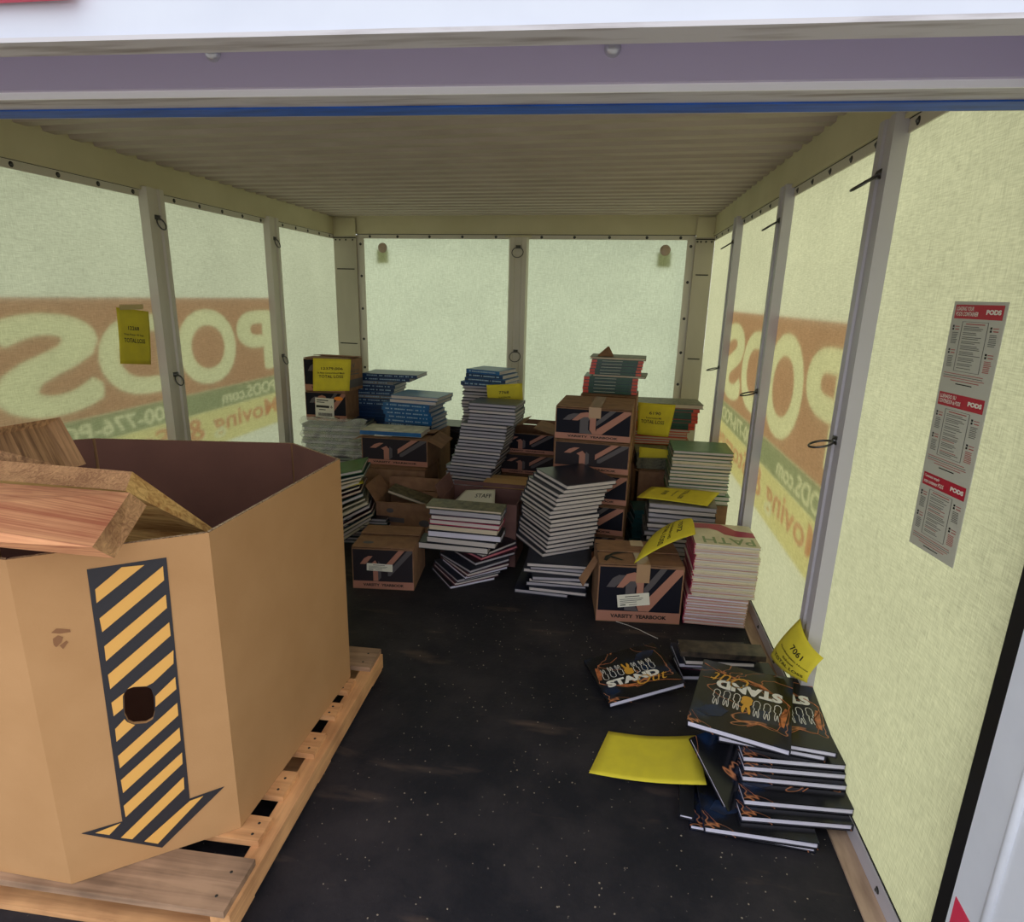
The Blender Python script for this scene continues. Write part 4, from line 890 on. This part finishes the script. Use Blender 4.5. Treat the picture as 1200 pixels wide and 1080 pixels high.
# labelled box on the floor
a0 = PZ(414, 689, 0); b0 = PZ(486, 690, 0); rA = math.atan2(b0.y - a0.y, b0.x - a0.x) * .6; hA = PY(414, 640, a0.y).z
carton('printed box with a white label standing alone on the floor', a0.x, a0.y, .001, (b0 - a0).length, PZ(450, 613, hA).y - a0.y - .03, hA - .008, rA, [('F', -1, .15), ('B', 3, .12), ('R', -3, .10)], 'faded', 'cartons on the left side', False,
       frontlabel=(.24, .46, .66, .64, -.03, 'plain'), lower=True, oval=True)
# slumped pale heap behind the bin
rr = random.Random(4); yH = 2.80; zc = .0
stack('dark base pile behind the cardboard bin', 'dark books under the slumped pile', 8, .0, .14, (-1.30, -1.30), (-1.05, -1.05), yH, .2, .1, 'B', (C_TEAL, C_NAVY), (PAGEG,), None, .01, .05)
for i in range(15):
    t = (.020, .016, .022)[i % 3]; f = i / 14; rk = 14 - i
    rx = PY((426, 433, 436, 438, 436, 434, 432, 429, 427, 424, 422, 422, 424, 427, 425)[i], 618 - i * 4.6, yH)
    e_ = Euler((0, -.62 + .42 * f, .30 + rr.uniform(-.08, .08))); wd = .24
    c_ = rx - (e_.to_matrix() @ Vector((wd / 2, 0, 0)))
    book(c_, tuple(e_), wd, .24, t * .8, 'B', (C_NAVY, C_PALE, C_CAMO, C_TEAL, C_PLUM)[i % 5] if i < 14 else C_GREEN, (PAGEC, W1, PAGE)[i % 3],
         ('topmost book of the %s' if rk == 0 else ORD[rk] + ' book from the top of the %s') % 'slumped pile behind the cardboard bin', 'books slumped behind the bin')
top_ = rx.z
paper('yellow sheet on top of the slumped books behind the bin', [PY(398, 560, yH + .12), PY(424, 559, yH + .14), PY(426, 566, yH - .01), PY(398, 574, yH - .02)], (), (0, 0, .004), None)

# ================================================================== STAND OUT BOOKS
def stand_cover():
    m = bpy.data.materials.new('marbled_cover'); m.use_nodes = True; nt = m.node_tree; N = nt.nodes; L = nt.links; b = N['Principled BSDF']; b.inputs['Roughness'].default_value = .22
    tc = N.new('ShaderNodeTexCoord')
    n1 = N.new('ShaderNodeTexNoise'); n1.inputs['Scale'].default_value = 9; n1.inputs['Detail'].default_value = 2; L.new(tc.outputs['Object'], n1.inputs[0])
    r1 = N.new('ShaderNodeValToRGB'); e = r1.color_ramp.elements; e[0].color = RGB(17, 18, 24); e[1].color = RGB(26, 48, 84); e[0].position = .52; e[1].position = .74; L.new(n1.outputs[0], r1.inputs[0])
    n2 = N.new('ShaderNodeTexNoise'); n2.inputs['Scale'].default_value = 5.5; n2.inputs['Detail'].default_value = 3; n2.inputs['Distortion'].default_value = .6
    mp = N.new('ShaderNodeMapping'); mp.inputs['Location'].default_value = (.37, .1, 0); L.new(tc.outputs['Object'], mp.inputs[0]); L.new(mp.outputs[0], n2.inputs[0])
    r2 = N.new('ShaderNodeValToRGB'); el = r2.color_ramp.elements; el[0].position = .494; el[0].color = (0, 0, 0, 1); el[1].position = .506; el[1].color = (0, 0, 0, 1)
    k = el.new(.5); k.color = (1, 1, 1, 1); L.new(n2.outputs[0], r2.inputs[0])
    x = N.new('ShaderNodeMix'); x.data_type = 'RGBA'; L.new(r2.outputs[0], x.inputs[0]); L.new(r1.outputs[0], x.inputs[6]); x.inputs[7].default_value = RGB(196, 126, 84); L.new(x.outputs[2], b.inputs['Base Color']); return m
C_STAND = stand_cover()
GOLDP = mat('gold_print', RGB(214, 158, 58), .4); WHP = mat('white_print', RGB(232, 228, 222), .5); CUP = mat('copper_vein', RGB(206, 122, 74), .35, noise=((60, 60, 60), RGB(110, 60, 40), .4, .7)); BLUEP = mat('blue_cloud_print', RGB(28, 50, 88), .4, noise=((20, 20, 20), RGB(18, 22, 34), .35, .65))
RAB = [(-.16, .0), (-.05, -.04), (.05, -.04), (.17, .0), (.24, .10), (.22, .24), (.27, .36), (.20, .45), (.12, .46), (.17, .58), (.20, .74), (.16, .90), (.09, .92), (.05, .76), (.02, .60), (-.04, .60), (-.08, .78), (-.13, .94), (-.20, .92), (-.21, .74), (-.16, .56), (-.15, .46), (-.24, .38), (-.23, .26), (-.26, .12)]
def standtop(r, w_, d_, t, full=True, flip=False):
    s_ = -1 if flip else 1
    def F(u, v): return (w_ * s_ * (u - .5), d_ * (.5 + s_ * (v - .5)), t + .0006)
    F2_ = lambda u, v: (F(u, v)[0], F(u, v)[1], t + .0012)
    vein = MB()
    for ln, wv in (([(.02, .42), (.08, .36), (.18, .30), (.34, .25), (.5, .22), (.62, .20), (.8, .16), (.98, .07)], .006), ([(.02, .42), (.05, .52), (.12, .60), (.10, .72), (.13, .8), (.3, .78), (.42, .86)], .004), ([(.7, .17), (.8, .28), (.96, .3)], .003), ([(.86, .98), (.93, .90), (.98, .84)], .002)):
        for i in range(len(ln) - 1):
            (x0, y0_), (x1, y1_) = ln[i], ln[i + 1]; dx, dy = x1 - x0, y1_ - y0_; l = math.hypot(dx, dy); nx, ny = -dy / l * wv, dx / l * wv
            vein.poly([(x0 - nx, y0_ - ny), (x1 - nx, y1_ - ny), (x1 + nx, y1_ + ny), (x0 + nx, y0_ + ny)], F)
    vein.poly([(.03, .48), (.07, .47), (.115, .60), (.12, .72), (.07, .75), (.05, .62)], F); vein.poly([(.18, .30), (.32, .20), (.5, .17), (.4, .23), (.26, .30)], F)
    vein.build('copper_vein', CUP, r)
    cl = MB(); cl.poly([(.62, .72), (.72, .66), (.86, .72), (.93, .82), (.8, .86), (.68, .82)], F); cl.build('blue_cloud', BLUEP, r)
    if full:
        tx = MB(); add_text(tx, 'STAND', F2_, .10, .80, .28, .42, 0, .06); tx.build('cover_title', WHP, r)
        ou = MB(); add_text(ou, 'Out', F2_, .46, .88, .18, .36, 0, -.005, .45); ou.build('cover_script', GOLDP, r)
    rb = MB(); ol = MB()
    for k in range(7):
        cx = .14 + .105 * k; cy = .46 + .02 * math.sin(k); sc = .25
        P_ = [(cx + p[0] * sc * .55, cy + p[1] * sc * .95) for p in RAB]
        if k == 3:
            if full: rb.poly([(cx + p[0] * sc * .95, cy - .015 + p[1] * sc * 1.05) for p in RAB], F2_)
        else:
            n = len(P_); wv = .0035
            for i in range(n):
                (x0, y0_), (x1, y1_) = P_[i], P_[(i + 1) % n]; dx, dy = x1 - x0, y1_ - y0_; l = math.hypot(dx, dy) or 1; nx, ny = -dy / l * wv, dx / l * wv
                ol.add([F(x0 - nx, y0_ - ny), F(x1 - nx, y1_ - ny), F(x1 + nx, y1_ + ny), F(x0 + nx, y0_ + ny)], [(0, 1, 2, 3)])
    if full and rb.v: rb.build('gold_figure', GOLDP, r)
    ol.build('outline_figures', WHP, r)
SB = 'marbled books in the fallen pile by the right wall'
def sbook(blp, brp, z, t, label, d=.31, top=None, tilt=(0, 0), spine='R', wd=None):
    a, b_ = PZ(blp[0], blp[1], z), PZ(brp[0], brp[1], z); w_ = wd or (b_ - a).length; an = math.atan2(b_.y - a.y, b_.x - a.x)
    return book(Vector(((a.x + b_.x) / 2, (a.y + b_.y) / 2, z)), (tilt[0], tilt[1], an), w_, d, t, spine, C_STAND, PAGEW, label, SB, C_BLACK, top=top)
ft = lambda r, w_, d_, t: standtop(r, w_, d_, t, True, True)
pt_ = lambda r, w_, d_, t: standtop(r, w_, d_, t, False, True)
tk = .0195
sbook((808, 972), (955, 1000), .0005, .016, 'dusty dark book at the very bottom of the fallen marbled pile', .30)
sbook((825, 976), (959, 996), .017, tk, 'marbled book with bunny outlines showing, low in the fallen pile', .31, pt_)
zz = .017 + tk
prs = [((868, 963), (999, 974)), ((871, 944), (1002, 956)), ((869, 916), (996, 928)), ((871, 904), (996, 915)), ((870, 893), (994, 904))]
nm = ['third', 'fourth', 'fifth', 'sixth', 'seventh']
for i, (l, r_) in enumerate(prs):
    sbook(l, r_, zz, tk, 'marbled book, %s up from the bottom of the fallen pile' % nm[i], .30, pt_); zz += tk
sbook((841, 869), (967, 893), zz, tk, 'marbled book jutting left just under the top two', .30, pt_); zz += tk
sbook((862, 868), (975, 888), zz, tk * .9, 'marbled book showing its right part, second from the top', .31, ft, wd=.25); zz += tk * .9
sbook((804, 851), (925, 887), zz + .001, tk, 'topmost marbled book with white STAND title upside down', .315, ft, wd=.25)
# leaning thin book and the loose ones
a = PZ(806, 852, .155); 
book(Vector((.325, 1.37, .075)), (0, .62, -.95), .20, .16, .012, 'B', C_STAND, PAGEW, 'thin marbled book leaning against the left side of the pile', SB, C_BLACK)
book(Vector((.300, 1.42, .0175)), (0, 0, 1.45), .27, .035, .012, 'B', C_BLACK, PAGEW, 'dark-edged booklet under the left side of the marbled pile', SB)
# the loose STAND book to the left
aL = PZ(715, 829, .004)
wl_ = .262; bR = PY(803, 805, 1.80)
book(Vector(((aL.x + bR.x) / 2, (aL.y + bR.y) / 2, .022)), (.02, -.16, math.atan2(bR.y - aL.y, bR.x - aL.x)), wl_, .235, .020, 'L', C_STAND, PAGEW, 'loose marbled book with STAND title propped up left of the pile', SB, C_BLACK,
     top=lambda r, w_, d_, t: standtop(r, w_, d_, t, True, False))
yJ = 1.93
stack('low pile behind the marbled books', 'books in the low pile behind', 4, .0, .078, (.33, .32), (.56, .56), yJ, .13, .05, 'B', (C_BLACK, C_PLUM, C_NAVY), (PAGEW, PAGE), None, .014, .12, first=1)
STONE = cover('stone_pattern_cover', RGB(84, 72, 62), RGB(30, 28, 30), .4, 34)
book(Vector((.455, yJ + .0, .080)), (0, -.03, .02), .28, .075, .02, 'F', STONE, PAGEC, 'stone-patterned book on top of the low pile behind', 'books in the low pile behind')
book(Vector((.515, yJ - .07, .040)), (0, -.02, .10), .22, .1, .018, 'B', C_BLACK, PAGEC, 'black book stepping forward out of the low pile behind', 'books in the low pile behind')

# ================================================================== NOTES
paper('yellow 12268 total loss note taped to the left wall', [PX(136, 360, -2.092), PX(174, 365, -2.09), PX(177, 427, -2.085), PX(141, 426, -2.080)], [('12268', .28, .62, .62, .69), ('West Potter HS Supp', .14, .76, .51, .555), ('TOTAL LOSS', .14, .80, .39, .47)], (.006, 0, 0))
m = MB(); m.box(0, -.07, 0, .0015, .07, .022); s_ = m.build('masking_tape', mat('pale_tape', RGB(200, 180, 120), .5)); s_.location = PX(154, 361, -2.0905) + Vector((.001, 0, -.006)); tag(s_, 'strip of tape holding the yellow 12268 note', 'tape')
paper('yellow 12379 total loss note on the topmost left-hand box', [PY(367, 419.5, yN - .035), PY(411.5, 421, yN - .045), PY(409.5, 458, yN - .045), PY(367, 458, yN - .04)], [('12379.006', .22, .80, .66, .74), ('St Ann Consolidated Mask', .12, .86, .54, .59), ('TOTAL LOSS', .16, .82, .41, .50)], (0, -.004, 0))
paper('yellow 7768 total loss note tucked under the blue-topped pile', [PY(570, 451, 3.53), PY(612, 449, 3.53), PY(614, 485, 3.53), PY(574, 487, 3.53)], [('7768', .34, .62, .70, .79), ('GLADEWATER', .32, .66, .56, .61), ('TOTAL LOSS', .28, .86, .40, .50)], (0, -.012, 0))
paper('yellow 6190 total loss note hanging on the orange-red pile', [PY(748, 471, 3.60), PY(792, 474.5, 3.60), PY(783, 512, 3.585), PY(746.5, 508.5, 3.585)], [('6190', .32, .64, .66, .75), ('Robertsdale MS', .24, .68, .53, .58), ('TOTAL LOSS', .10, .78, .38, .49)], (0, -.012, 0))
paper('small blank yellow note edge above the mottled tan pile', [PY(749.5, 523.5, 3.29), PY(784, 527, 3.29), PY(784, 536.5, 3.285), PY(748.5, 536, 3.285)], (), (0, -.004, 0))
zS = .343
paper('yellow note lying flat on the grey pile behind', [PZ(844, 577, zS + .003), PZ(829, 593, zS + .003), PZ(746, 582.5, zS + .006), PZ(764, 570, zS + .006)], [('8190', .32, .64, .26 + .0, .33), ('Robertson', .25, .70, .42, .455), ('TOTAL LOSS', .12, .80, .53, .59)], (0, 0, .006))
paper('yellow note bridging the torn box and magenta pile', [PZ(810, 607, .357), PZ(815, 626, .355), PZ(743, 660, .262), PZ(769, 623, .300)], [('7072', .25, .75, .66, .76), ('Northside HS', .15, .85, .50, .56), ('TOTAL LOSS', .08, .92, .34, .44)], (.0, 0, .03))
zf = .003
paper('blank yellow sheet lying on the black floor', [PZ(713, 857, zf), PZ(815, 862, .054), PZ(828, 920, .050), PZ(690, 906, zf)], (), (0, 0, -.0), lambda u, v: Vector((0, 0, -.010 * math.sin(math.pi * u) + .002)))
paper('yellow 7061 total loss note propped against the right post', [PX(938, 724, .612), PY(965, 771, 1.60), PZ(946, 800, .235), PZ(903, 768, .17)], [('7061', .36, .72, .62, .75), ('Northampton House', .12, .96, .46, .52), ('School', .34, .66, .34, .40), ('TOTAL LOSS', .10, .92, .17, .27)], (-.03, -.02, -.005))
# string and flakes on the floor
m = MB(); m.tube([PZ(x, y, .002) for x, y in ((722, 728), (735, 732), (750, 738), (762, 744), (771, 748))], .0009, 5); tag(m.build('string', WHP), 'thin white string on the floor before the torn box', 'string')
fk = MB(); rr = random.Random(12)
for k in range(420):
    x_, y_ = rr.uniform(-.62, .6), rr.uniform(.85, 2.3); s_ = rr.uniform(.0008, .0026); an = rr.random() * 3
    pts = [(x_ + s_ * math.cos(an + q_) * rr.uniform(.6, 1.2), y_ + s_ * math.sin(an + q_) * rr.uniform(.6, 1.2)) for q_ in (0, 1.6, 3.1, 4.7)]
    fk.add([(p[0], p[1], .0008) for p in pts] + [(p[0], p[1], .0016) for p in pts], [(4, 5, 6, 7), (0, 1, 5, 4), (1, 2, 6, 5), (2, 3, 7, 6), (3, 0, 4, 7)])
stuff(fk.build('debris_flakes', mat('paper_flakes', RGB(150, 136, 120), .9)))
